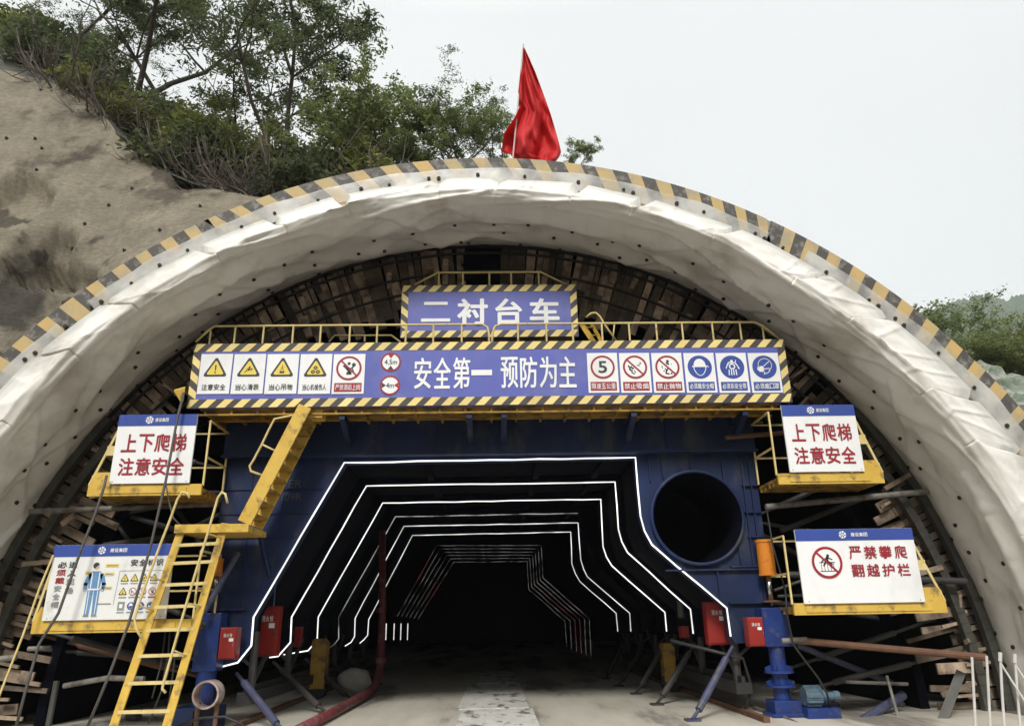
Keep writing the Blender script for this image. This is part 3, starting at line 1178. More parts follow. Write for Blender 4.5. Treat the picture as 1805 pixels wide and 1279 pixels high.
for y, r in pr:
    dc.add([(HC[0]+r*math.cos(2*math.pi*i/n), y, HC[1]+r*math.sin(2*math.pi*i/n)) for i in range(n)])
for j in range(len(pr)-1):
    for i in range(n):
        k = (i+1) % n
        dc.face((j*n+i, j*n+k, (j+1)*n+k, (j+1)*n+i), 0 if j < 2 else 1)
obj('duct_collar', dc, [M['bluesteel'], M['blue_shaded']], tr, smooth=True)
lt = MB()
write(lt, 'ER', -3.86, -3.62, 4.02, 4.17, 13.925, 0, .01)
write(lt, '/09R', -3.98, -3.60, 3.78, 3.92, 13.925, 0, .01)
M['faded'] = pm('faded_stencil', (.10, .105, .12), (.05, .055, .08), scale=9, rough=.6)
obj('lettering', lt, M['faded'], tr)
for i in range(1, 6):
    D = DR[i]
    if i == 3:
        ip = [(p.x, p.z) for p in [P(x, y, D) for x, y in LEDPX[3][0]]]
        ip += [(x, z) for x, z in PASS[6:]]
    else:
        ip = [(p.x, p.z) for p in [P(x, y, D) for x, y in LEDPX[i][0]]]
    zl, zr = ip[0][1]-.06, ip[-1][1]-.06
    o_ = [(min(ip[0][0]-.1, -5.0), zl)]+ip+[(ip[-1][0]+.05, zr), (5.0, zr), (5.0, 5.8), (min(ip[0][0]-.1, -5.0), 5.8)]
    obj('portal_frame', fillmesh(o_, [], D, D+.3), M['blue_shaded'], tr)
sp_ = MB()  # added near-black sheets stand in for the darkness between frames, plus overhead beams
for (x0, z0), (x1, z1) in zip(PASS[2:], PASS[3:]):
    o1 = .10
    def ofs(x, z):
        return (x+(.12 if x > 0 else -.12), z+(.12 if z > 4 else 0))
    a, b = ofs(x0, z0), ofs(x1, z1)
    sp_.quad((a[0], 14.25, a[1]), (a[0], 26.2, a[1]), (b[0], 26.2, b[1]), (b[0], 14.25, b[1]))
for x in (-3.6, -1.4, .9, 2.2):
    sp_.box(x-.06, x+.06, 14.3, 26, 4.56, 4.62)
obj('side_shade_sheets', sp_, M['blue_shaded'], tr)
sh = MB()
for y, r in ((14.3, 7.86), (14.3, 7.70), (26.4, 7.70)):
    sh.add([(-.15+r*math.sin(rad(a)), y, r*math.cos(rad(a))) for a in [-100+200*i/80 for i in range(81)]])
for j in range(2):
    for i in range(80):
        k = j*81+i
        sh.face((k, k+1, k+82, k+81))
obj('steel_shell', sh, M['blue_shaded'], tr, smooth=False)
# struts that prop the legs of the gantry off the floor
for side in ('r', 'l'):
    tops = {'r': [(1291, 1139), (1225, 1133), (1176, 1129), (1135, 1135), (1100, 1130)], 'l': [(417, 1186), (482, 1166), (538, 1160), (587, 1172), (618, 1160)]}[side]
    feet = {'r': [(1221, 1270), (1158, 1242), (1121, 1223), (1090, 1209), (1068, 1196)], 'l': [(500, 1290), (571, 1259), (614, 1239), (636, 1225), (662, 1208)]}[side]
    for i, (a, b) in enumerate(zip(tops, feet)):
        D = DR[i]+.05
        pt, ft = P(*a, D), G(*b)
        ft.y = min(max(ft.y, D-.9), D+.9) if i else ft.y
        s = MB()
        s.tube([pt, pt.lerp(ft, .16), pt.lerp(ft, .17), pt.lerp(ft, .86), pt.lerp(ft, .865), ft+Vector((0, 0, .03))], [.032, .032, .062, .062, .03, .03], 10)
        s.box(ft.x-.12, ft.x+.12, ft.y-.12, ft.y+.12, .004, .035)
        obj('strut', s, M['bluestrut'] if i < 1 else M['pipedark'], tr)


for sx_ in (-1, 1):
    q = MB()
    q.box(sx_*4.3-.14, sx_*4.3+.14, 13.9, 26.2, .34, .52)
    q.box(sx_*4.3-.03, sx_*4.3+.03, 13.9, 26.2, .52, .62)
    obj('sole_beam', q, M['darksteel'], tr)
    q = MB()
    q.box(sx_*4.3-.05, sx_*4.3+.05, 12.9, 27, .005, .09)
    obj('track_rail', q, M['rust'], tr)
    for k, D in enumerate(DR):
        q = MB()
        q.tube([(sx_*4.3, D+.2, .5), (sx_*(4.3), D+.2, 1.5)], .07, 8)
        q.bar((sx_*4.3, D+.2, .6), (sx_*4.3, D+1.3, 1.3), .06, .06)
        q.bar((sx_*4.3, D+.2, .9), (sx_*5.1, D+.2, 1.5), .05, .05)
        obj('leg_post', q, M['pipedark'], tr)


def leg_beam(px0, px1, py0, py1, D, mat=M['jackblue'], dep=.35):
    a, b = PB(px0, px1, py0, py1, D)
    mb = MB()
    mb.box(a.x, b.x, D, D+dep, a.z, b.z)
    return mb, a, b


# right jack column
jk, ja, jb = leg_beam(1346, 1393, 1070, 1139, 13.55)
cx = (ja.x+jb.x)/2
pf = thing('jack_column', (cx, 13.7, 0), 'bright blue screw jack column with flanges right of the round opening', 'jack column')
obj('jack_head', jk, M['jackblue'], pf, bevel=.01)
jt = MB()
z0 = P(1375, 1234, 13.6).z
jt.tube([(cx, 13.72, ja.z), (cx, 13.72, max(.05, z0))], .135, 20)
obj('jack_tube', jt, M['jackblue'], pf, smooth=False)
for py in (1184, 1209):
    f = MB()
    zz = P(1378, py, 13.6).z
    f.tube([(cx, 13.72, zz-.018), (cx, 13.72, zz+.018)], .245, 24)
    for k in range(6):
        an = k*math.pi/3
        f.bar((cx+.13*math.cos(an), 13.72+.13*math.sin(an), zz+.07), (cx+.23*math.cos(an), 13.72+.23*math.sin(an), zz+.03), .02, .09)
    obj('flange', f, M['jackblue'], pf)
bs_ = MB()
bs_.box(cx-.22, cx+.24, 13.5, 13.95, .0, max(.25, z0))
bs_.box(cx-.28, cx+.32, 13.45, 14.0, 0, .06)
obj('jack_base', bs_, M['jackblue'], pf, bevel=.008)
# motor beside the jack
mo_c = P(1447, 1250, 13.45)
mo_c.z = max(mo_c.z, .3)
mt0 = thing('electric_motor', (mo_c.x, mo_c.y, 0), 'small grey-blue electric motor lying at the foot of the right jack column', 'motor')
q = MB()
q.tube([mo_c+Vector((-.26, 0, .03)), mo_c+Vector((.02, 0, .03))], .15, 20)
for k in range(12):
    an = k*math.pi/6
    q.bar(mo_c+Vector((-.24, .155*math.cos(an), .03+.155*math.sin(an))), mo_c+Vector((0, .155*math.cos(an), .03+.155*math.sin(an))), .012, .03)
obj('motor_housing', q, M['motor'], mt0)
q = MB()
q.tube([mo_c+Vector((.02, 0, .02)), mo_c+Vector((.10, 0, .02)), mo_c+Vector((.11, 0, .02)), mo_c+Vector((.24, 0, .02))], [.11, .11, .07, .07], 16)
q.tube([mo_c+Vector((.24, 0, .02)), mo_c+Vector((.33, 0, .02))], .085, 14)
obj('gear_end', q, M['motor'], mt0)
q = MB()
q.box(mo_c.x-.3, mo_c.x+.25, mo_c.y-.2, mo_c.y+.2, 0, max(.03, mo_c.z-.14))
obj('motor_base', q, M['jackblue'], mt0)
# hydraulic cylinders
for (xa, xb, ya, yb, rod) in ((1334.5, 1365.5, 951, 1014, 1058), (375, 393, 984, 1015, 1040)):
    D = 13.75
    a, b = PB(xa, xb, ya, yb, D)
    c = (a.x+b.x)/2
    w = b.x-a.x
    hy = thing('hydraulic_cylinder', (c, D, a.z), 'orange hydraulic cylinder with a bright piston rod above the right jack column' if xa > 900 else 'orange hydraulic cylinder half hidden behind the yellow ladder', 'hydraulic cylinder', 'hydraulic cylinders of the trolley')
    q = MB()
    q.tube([(c, D, a.z), (c, D, a.z+.04), (c, D, a.z+.041), (c, D, b.z-.05), (c, D, b.z-.049), (c, D, b.z)], [w/2, w/2, w*.46, w*.46, w/2, w/2], 20)
    obj('barrel', q, M['orange'], hy, smooth=False)
    q = MB()
    zr = P(xa, rod, D).z
    q.tube([(c, D, a.z), (c, D, zr)], .045, 12)
    obj('piston_rod', q, M['chrome'], hy, smooth=True)
    q = MB()
    q.tube([(c, D, zr-.03), (c, D, zr)], w*.52, 20)
    obj('end_plate', q, M['rust'], hy)
# left leg blocks
lb = thing('jack_column', (-4.95, 13.6, 0), 'blue jack column partly hidden behind the yellow ladder', 'jack column')
mbx, a, b = leg_beam(343, 385, 1080, 1183, 13.55)
obj('jack_head', mbx, M['jackblue'], lb, bevel=.01)
q = MB()
q.tube([((a.x+b.x)/2, 13.72, a.z), ((a.x+b.x)/2, 13.72, .05)], .16, 18)
obj('jack_tube', q, M['jackblue'], lb)
q = MB()
q.box((a.x+b.x)/2-.4, (a.x+b.x)/2+.3, 13.35, 14.0, 0, .34)
q.box((a.x+b.x)/2-.1, (a.x+b.x)/2+.0, 13.31, 13.36, 0.05, .3)
obj('jack_base', q, M['bluesteel'], lb, bevel=.008)
# round pipe end on a stand
c = P(362, 1224, 13.1)
pe = thing('pipe_ring', (c.x, 13.1, 0), 'short open pipe end with a pale pink rim at the foot of the left jack', 'pipe')
q = MB()
n = 28
prf = [(.185, 13.1), (.215, 13.1), (.215, 13.38), (.185, 13.38)]
for r, y in prf+[prf[0]]:
    q.add([(c.x+r*math.cos(2*math.pi*i/n), y, c.z+r*math.sin(2*math.pi*i/n)) for i in range(n)])
for j in range(4):
    for i in range(n):
        k = (i+1) % n
        q.face((j*n+i, j*n+k, (j+1)*n+k, (j+1)*n+i))
M['pink'] = pm('pale_pink_rim', (.40, .25, .22), (.5, .45, .4), scale=5, rough=.6, dirt=(.1, .06, .05), dscale=6, damt=.6)
obj('rim', q, M['pink'], pe)
q = MB()
q.tube([(c.x+.15, 13.25, 0), (c.x+.15, 13.25, c.z-.12)], .04, 10)
q.tube([(c.x-.15, 13.25, 0), (c.x-.15, 13.25, c.z-.12)], .04, 10)
obj('stand', q, M['rust'], pe)

# light strips
def strip(paths, D, mat, r, label, name='light_strip', grp='white light strips round the passage'):
    mb = MB()
    for path in paths:
        pts = [P(x, y, D) for x, y in path]
        fine = []
        for a, b in zip(pts, pts[1:]):
            nn = max(1, int((b-a).length/.45))
            for k in range(nn):
                p = a.lerp(b, k/nn)
                if k:
                    p = p+Vector((rnd.uniform(-.008, .008), 0, rnd.uniform(-.008, .008)))
                fine.append(p)
        fine.append(pts[-1])
        mb.tube(fine, r, 6)
    return obj(name, mb, mat, None, label, 'light strip', grp)


SL = ['outermost and brightest white light strip edging the front of the blue gantry', 'second white light strip inward from the front of the passage', 'third white light strip inward from the front of the passage',
      'fourth light strip inward, dim with its right side unlit', 'fifth white light strip inward, just outside the innermost bright one', 'innermost bright white light strip of the nested six']
for i in range(6):
    paths = LEDPX[i]
    if i == 3:
        paths = [LEDPX[3][0]]
    strip(paths, DR[i]-.08, [M['led'], M['led'], M['led'], M['led_dim'], M['led_mid'], M['led_mid']][i], [.016, .015, .015, .013, .015, .015][i], SL[i])
# dim dotted light arches much deeper in the tunnel
FA_ = [(700, 1085), (770, 961), (954, 961), (957, 1018), (1039, 1090), (1042, 1160)]
FB_ = [(737, 1090), (800, 990), (929, 989), (932, 1038), (996, 1094), (999, 1138)]
FARP = [[(a[0]+(b[0]-a[0])*k/5, a[1]+(b[1]-a[1])*k/5) for a, b in zip(FA_, FB_)] for k in range(6)]
FL = ['outermost of the dim dotted light arches deep inside the tunnel', 'second of the dim dotted light arches deep inside the tunnel', 'third dim dotted light arch deep in the tunnel, with reddish lamps at right', 'fourth of the dim dotted light arches deep inside the tunnel', 'fifth of the dim dotted light arches, just outside the smallest', 'smallest of the dim dotted light arches deep inside the tunnel']
for k, path in enumerate(FARP):
    D = 36+k*2.2
    mb = MB()
    pts = [P(x, y, D) for x, y in path]
    fine = []
    for a, b in zip(pts, pts[1:]):
        nn = max(2, int((b-a).length/.5))
        fine += [a.lerp(b, j/nn)+Vector((rnd.uniform(-.012, .012), 0, rnd.uniform(-.012, .012))) for j in range(nn)]
    mb.tube(fine+[pts[-1]], .017, 5)
    for f_ in range(len(mb.m)):
        if noise.noise(Vector((f_*.021, k*3.1, 0))) > (.12 if k in (2, 3) else .4):
            mb.m[f_] = 1
    obj('light_arch', mb, [M['led_far'], M['led_far_red']], None, FL[k], 'light arch', 'dotted light arches deep in the tunnel')
for k, px in enumerate((681, 695, 707, 719)):
    D = 36+2.2*k
    mb = MB()
    mb.tube([P(px, 1098, D), P(px-1, 1127, D)], .022, 6)
    obj('light_tube', mb, M['led_mid'], None, ['short upright light tube low in the dark passage, leftmost of four', 'short upright light tube, second from the left of four low in the passage', 'short upright light tube, third from the left of four low in the passage', 'short upright light tube low in the passage, rightmost of four'][k], 'light tube', 'short light tubes low in the passage')

# ================================================================== RED CABINETS
def cabinet(px0, px1, py0, py1, D, label, mark=True):
    a, b = PB(px0, px1, py0, py1, D)
    c = thing('fire_cabinet', ((a.x+b.x)/2, D+.12, a.z), label, 'cabinet', 'red cabinets on the gantry legs')
    q = MB()
    q.box(a.x, b.x, D, D+.24, a.z, b.z)
    obj('cabinet_body', q, M['redbox'], c, bevel=.012)
    q = MB()
    w, h = b.x-a.x, b.z-a.z
    q.box(a.x+.04*w, b.x-.04*w, D-.018, D-.003, a.z+.04*h, b.z-.04*h)
    d = obj('door', q, M['redbox'], c, bevel=.006)
    q = MB()
    q.box(a.x+.86*w, a.x+.9*w, D-.04, D-.019, a.z+.4*h, a.z+.52*h)
    obj('handle', q, M['chrome'], d)
    if mark:
        q = MB()
        spaced(q, '消火栓', a.x+.24*w, b.x-.24*w, b.z-.31*h, b.z-.19*h, D-.023, 0, .01)
        q.box(a.x+.58*w, b.x-.16*w, D-.024, D-.02, a.z+.56*h, a.z+.66*h)
        obj('marking', q, M['white'], d)


cabinet(386, 416, 1105, 1162, 13.5, 'small bright red cabinet left of the outermost light strip, beside the ladder')
cabinet(451, 490, 1068, 1156, 14.9, 'tall dark red cabinet just inside the left leg of the outermost light strip')
cabinet(517, 529, 1104, 1140, 17.3, 'tiny red cabinet in shadow inside the second light strip on the left', False)
cabinet(1246, 1284, 1060, 1136, 14.45, 'tall dark red cabinet crossed by the outermost light strip on the right')
cabinet(1319, 1347, 1087, 1139, 13.5, 'small bright red cabinet beside the right jack column')
cabinet(1201, 1215, 1103, 1124, 16.6, 'tiny red cabinet in shadow between the first two light strips on the right', False)
for (a, b, D, lb_) in (((547, 1125), (573, 1219), 18.3, 'yellow wheel cover standing under the left side of the passage'), ((1170, 1133), (1191, 1190), 18.3, 'yellow wheel cover standing under the right side of the passage')):
    p, q_ = PB(a[0], b[0], a[1], b[1], D)
    w = thing('wheel_cover', ((p.x+q_.x)/2, D+.2, 0), lb_, 'wheel cover', 'yellow wheel covers under the gantry')
    mb = MB()
    mb.prism([(p.x, .22), (q_.x, .22), (q_.x, q_.z-.1), (q_.x-.08, q_.z), (p.x+.04, q_.z), (p.x, q_.z-.05)], D, D+.4)
    obj('cover', mb, M['yrust'], w, bevel=.01)
    mb = MB()
    mb.tube([((p.x+q_.x)/2, D+.05, .2), ((p.x+q_.x)/2, D+.35, .2)], .2, 20)
    obj('wheel', mb, M['darksteel'], w)

# ================================================================== PLATFORMS, RAILS, STAIRS
bb = thing('banner_walkway', (0, 13.3, 5.2), 'long yellow walkway with tubular guard rail behind the blue slogan banner', 'walkway')
q = MB()
q.box(-5.3, 5.25, 12.98, 14.05, 5.27, 5.32)
for x in [-5.2+10.3*i/22 for i in range(23)]:
    q.box(x-.02, x+.02, 12.98, 14.02, 5.20, 5.268)
for y in (13.0, 13.45, 13.95):
    q.box(-5.3, 5.25, y-.03, y+.03, 5.17, 5.198)
obj('deck', q, M['yrust'], bb)
for x in (-2.75, -.45, .18, 2.55, 4.6):
    q = MB()
    q.bar((x, 14.0, 4.75), (x, 13.05, 5.14), .1, .12)
    q.box(x-.05, x+.05, 13.0, 13.9, 5.08, 5.166)
    obj('bracket', q, M['bluesteel'], bb)
YR = 13.05
zt, zb = P(500, 574, YR).z, 6.3
posts = [415, 465, 517, 565.5, 617, 665, 715.6, 764, 814, 913, 963, 1009.5, 1061, 1109, 1157, 1202.6, 1256, 1305]
q = MB()
a, b = P(345, 603, YR), P(378, 575, YR)
b.z = zt
q.tube([a, P(366, 584, YR), b, Vector((P(850, 573, YR).x, YR, zt)), Vector((P(859, 580, YR).x, YR, zt-.06)), Vector((P(862, 590, YR).x, YR, zt-.2)), Vector((P(862, 600, YR).x, YR, zb))], .023, 8)
a2 = P(1373, 597, YR)
b2_ = P(1330, 568, YR)
b2_.z = zt
q.tube([Vector((P(867, 600, YR).x, YR, zb)), Vector((P(868, 588, YR).x, YR, zt-.18)), Vector((P(873, 578, YR).x, YR, zt-.04)), Vector((P(884, 573, YR).x, YR, zt)), b2_, P(1345, 575, YR), a2], .023, 8)
gr = obj('guard_rail', q, M['ypale'], bb, smooth=True)
for px in posts:
    x = P(px, 580, YR).x
    q = MB()
    q.tube([(x, YR, zb), (x, YR, zt)], .019, 8)
    obj('post', q, M['ypale'], gr)
for px, py in ((371.6, 583), (1344, 577)):
    p = P(px, py, YR)
    q = MB()
    q.tube([(p.x, YR, zb), p], .019, 8)
    obj('post', q, M['ypale'], gr)
q = MB()
q.tube([P(580, 602, 13.9), P(590, 591, 13.9), P(690, 591, 13.9), P(706, 603, 13.9)], .02, 8)
q.tube([P(643, 602, 13.9), P(643, 591, 13.9)], .02, 8)
obj('rear_rail', q, M['ypale'], bb)

ub = thing('upper_walkway', (0, 13.7, 6.7), 'short upper walkway with a pale guard rail above the top blue sign', 'walkway')
q = MB()
q.box(-1.75, 1.6, 13.5, 14.3, 6.76, 6.82)
for x in (-1.6, -.5, .5, 1.5):
    q.box(x-.04, x+.04, 13.6, 13.68, 5.32, 6.757)
obj('deck', q, M['yrust'], ub)
YU = 13.55
q = MB()
zt2 = P(850, 480, YU).z
q.tube([P(731, 502, YU), Vector((P(772, 480, YU).x, YU, zt2)), Vector((P(953, 480, YU).x, YU, zt2)), P(997, 501, YU)], .022, 8)
gu = obj('guard_rail', q, M['ypale'], ub, smooth=True)
for px in (773.5, 816, 862.5, 901, 949.5):
    x = P(px, 490, YU).x
    q = MB()
    q.tube([(x, YU, 7.6), (x, YU, zt2)], .019, 8)
    obj('post', q, M['ypale'], gu)
# top of the ladder between the two walkways
ul = thing('upper_ladder', P(1040, 600, 13.5), 'top of an orange ladder with a curved pale handrail right of the top sign', 'ladder')
q = MB()
q.bar(P(1027, 573, 13.5), P(1052, 612, 13.3), .16, .05)
q.bar(P(1043, 571, 13.75), P(1066, 612, 13.55), .06, .05)
obj('stringer', q, M['ypaint'], ul)
q = MB()
for k in range(3):
    q.tube([P(1030+k*9, 577+k*14, 13.48), P(1046+k*9, 577+k*14, 13.7)], .02, 6)
obj('tread', q, M['yrust'], ul)
q = MB()
q.tube([P(1033, 559, 13.3), P(1042, 552, 13.3), P(1050, 551, 13.3), P(1057, 557, 13.3), P(1066, 572, 13.3), P(1087, 602, 13.3)], .02, 8)
q.tube([P(1083, 572, 13.3), P(1080, 600, 13.3)], .015, 8)
obj('handrail', q, M['ypale'], ul, smooth=True)


def platform(xs0, xs1, z0, label, outer, inner, zs1, side):
    """hung box platform behind a sign: outer = far end from the gantry"""
    t_ = thing('side_platform', ((xs0+xs1)/2, 13.3, z0), label, 'platform', 'yellow side platforms of the trolley')
    xo, xi = outer, inner
    lo, hi = min(xo, xi), max(xo, xi)
    q = MB()
    q.box(lo+.03, hi-.03, 12.9, 13.9, z0-.08, z0-.03)
    for k in range(5):
        y = 12.95+k*.22
        q.box(lo+.03, hi-.03, y, y+.05, z0-.15, z0-.083)
    obj('deck', q, M['yrust'], t_)
    q = MB()
    q.box(lo, hi, 12.84, 12.897, z0-.17, z0+.02)
    q.box(lo+.2, hi-.25, 12.825, 12.838, z0-.13, z0-.03)
    obj('toe_board', q, M['ypaint'], t_)
    q = MB()
    sgn = 1 if xo > xi else -1
    q.prism([(xo, z0+.021), (xo-sgn*.36, z0+.021), (xo-sgn*.36, z0+.24), (xo-sgn*.09, z0+.24)], 12.85, 12.89)
    q.box(min(xo, xo-sgn*.03), max(xo, xo-sgn*.03), 12.9, 13.9, z0-.15, z0+.2)
    obj('side_plate', q, M['ypaint'], t_)
    q = MB()
    xt = xs0+.02 if side < 0 else xs1-.02
    zt_ = zs1-.18
    q.bar((xo, 12.87, z0+.02), (xt, 12.87, zt_), .04, .03, up=(0, 1, 0))
    q.bar((xo, 13.85, z0+.02), (xt, 13.85, zt_), .04, .03, up=(0, 1, 0))
    q.bar((xt, 12.87, zt_), (xt, 13.85, zt_), .035, .035)
    xm = xo+(xt-xo)*.55
    q.bar((xm, 12.87, z0+(zt_-z0)*.55), (xm, 13.85, z0+(zt_-z0)*.55), .03, .03)
    q.box(min(xm, xm-sgn*.3), max(xm, xm-sgn*.3), 12.85, 12.885, z0+(zt_-z0)*.5, z0+(zt_-z0)*.66)
    for y in (12.9, 13.85):
        q.bar((xi, y, z0), (xi, y, zs1-.1), .03, .03)
    for zz in (zs1-.1, z0+.5):
        q.bar((xi, 12.9, zz), (xi, 13.85, zz), .03, .03)
        q.bar((min(xs0, xs1), 13.85, zz), (max(xs0, xs1), 13.85, zz), .03, .03)
        q.bar((xi, 13.85, zz), (xs0 if side > 0 else xs1, 13.85, zz), .03, .03)
    obj('rail', q, M['ypale'], t_)
    return t_


platform(-6.62, -5.255, 3.90, 'yellow side platform behind the upper left warning sign', -6.98, -5.05, 5.15, -1)
platform(5.19, 6.52, 3.95, 'yellow side platform behind the upper right warning sign', 6.86, 4.98, 5.2, 1)
platform(5.12, 7.155, 1.78, 'yellow side platform behind the no climbing sign', 7.52, 4.95, 3.0, 1)
platform(-7.34, -5.35, 1.70, 'dirty yellow side platform under the lower left safety poster', -7.5, -4.95, 2.9, -1)

# lower ladder
la = thing('access_ladder', (-5.9, 13.0, 0), 'tall yellow access ladder with hooked handrails leaning left of the passage', 'ladder')
YLb, YLt = 12.45, 12.75
zt_l = P(323, 926, YLt)
bl, br = P(193, 1292, YLb), P(288, 1292, YLb)
bl.z, br.z = 0, 0
tl, trr = P(322.6, 926, YLt), P(397, 922, YLt)
for a, b in ((bl, tl), (br, trr)):
    q = MB()
    q.bar(a, b, .035, .13, up=(1, 0, .35))
    s = obj('stringer', q, M['ypaint'], la, bevel=.004)
for py in (963, 996, 1034.5, 1073, 1112.5, 1155, 1199, 1244, 1290):
    u = (py-926)/(1288-926)
    a, b = tl.lerp(bl, u), trr.lerp(br, u)
    q = MB()
    q.bar(a, b, .05, .05)
    obj('rung', q, M['ypale'], la)
for pth in ([(334, 877), (329, 868), (321, 867), (313, 879), (300, 915), (285, 953), (262, 1015), (244, 1066), (237, 1090), (240, 1108), (250, 1124)],
            [(401, 886), (397, 870), (391, 867), (384, 877), (366, 940), (345, 1008), (329, 1062), (305, 1145), (288, 1204), (286, 1213), (292, 1220)]):
    q = MB()
    q.tube([P(x, y, 12.35) for x, y in pth], .021, 8)
    for (x, y) in (pth[4], pth[6], pth[7]):
        p = P(x, y, 12.35)
        u = (y-926)/(1288-926)
        if 0 < u < 1:
            tgt = (tl.lerp(bl, u) if pth[0][0] < 370 else trr.lerp(br, u))
            q.tube([p, tgt+Vector((0, 0, -.12))], .014, 6)
    obj('handrail', q, M['ypale'], la, smooth=True)
# landing
lg = thing('ladder_landing', P(390, 935, 13.1), 'small flat yellow landing between the tall ladder and the upper stair', 'landing')
a, b = P(311, 932, 12.7), P(437, 932, 12.7)
q = MB()
q.box(a.x, b.x, 12.7, 13.75, a.z-.05, a.z+.05)
q.box(a.x-.02, b.x+.02, 12.66, 12.697, a.z-.07, a.z+.07)
obj('deck', q, M['ypaint'], lg, bevel=.006)
q = MB()
for x in (a.x+.1, b.x-.1):
    q.bar((x, 13.7, a.z-.04), (x+.15, 13.95, a.z-.7), .05, .05)
obj('bracket', q, M['bluesteel'], lg)
# upper stair
us = thing('upper_stair', P(430, 930, 13.2), 'steep yellow stair from the landing up to the banner walkway', 'stair')
s0, s1 = P(431, 921, 12.9), P(538, 716, 12.9)
for yy, lab in ((12.9, 0), (13.55, 1)):
    q = MB()
    A, B = Vector((s0.x, yy, s0.z)), Vector((s1.x, yy, s1.z))
    q.bar(A, B, .05, .24, up=(1, 0, .3))
    obj('stringer', q, M['ypaint'], us, bevel=.005)
for k in range(9):
    u = (k+.6)/9.4
    c = Vector((s0.x, 0, s0.z)).lerp(Vector((s1.x, 0, s1.z)), u)
    q = MB()
    q.box(c.x-.10, c.x+.14, 12.93, 13.52, c.z-.02, c.z+.02)
    obj('tread', q, M['yrust'], us)
q = MB()
q.tube([P(x, y, 12.9) for x, y in ((520, 731), (500, 735), (484, 738), (474, 757), (461, 784), (446, 812), (440, 821), (442, 830), (467, 839))], .021, 8)
q.tube([P(462, 783, 12.9), P(487, 795, 12.9)], .017, 8)
obj('handrail', q, M['ypale'], us, smooth=True)
q = MB()
a = P(562, 722, 13.2)
q.box(a.x-.12, a.x+.12, 13.0, 13.3, a.z-.2, a.z+.05)
obj('head_bracket', q, M['ypaint'], us, bevel=.01)

# ================================================================== SIGNS
def hazard(mb, x0, x1, z0, z1, w, y, pitch=.31, wv=None):
    wv = wv or w
    # dark ground strips
    for a in ((x0, x1, z0, z0+w), (x0, x1, z1-w, z1)):
        mb.flat(((a[0], a[2]), (a[1], a[2]), (a[1], a[3]), (a[0], a[3])), y, 1)
    for a in ((x0, x0+wv), (x1-wv, x1)):
        mb.flat(((a[0], z0+w), (a[1], z0+w), (a[1], z1-w), (a[0], z1-w)), y, 1)
    for (za, zb_) in ((z0, z0+w), (z1-w, z1)):
        x = x0-.1
        while x < x1:
            mb.tone = rnd.random()
            p = [(x, za), (x+pitch*.52, za), (x+pitch*.52+w*.95, zb_), (x+w*.95, zb_)]
            p = [(min(max(a, x0), x1), b) for a, b in p]
            if max(a for a, b in p)-min(a for a, b in p) > .03:
                mb.flat(p, y-.003, 0)
            x += pitch
    for (xa, xb, s) in ((x0, x0+wv, -1), (x1-wv, x1, 1)):
        z = z0+w-.02
        while z < z1-w-.05:
            mb.tone = rnd.random()
            h = pitch*.5
            if s < 0:
                p = [(xa, z+wv*.9), (xb, z), (xb, z+h), (xa, z+h+wv*.9)]
            else:
                p = [(xa, z), (xb, z+wv*.9), (xb, z+h+wv*.9), (xa, z+h)]
            p = [(a, min(max(b, z0+w), z1-w)) for a, b in p]
            mb.flat(p, y-.003, 0)
            z += pitch*.95


INK = [M['white'], M['black_ink'], M['yellow_ink'], M['red_ink'], M['head_blue'], M['cyan_ink'], M['grey_ink'], M['skin_ink']]


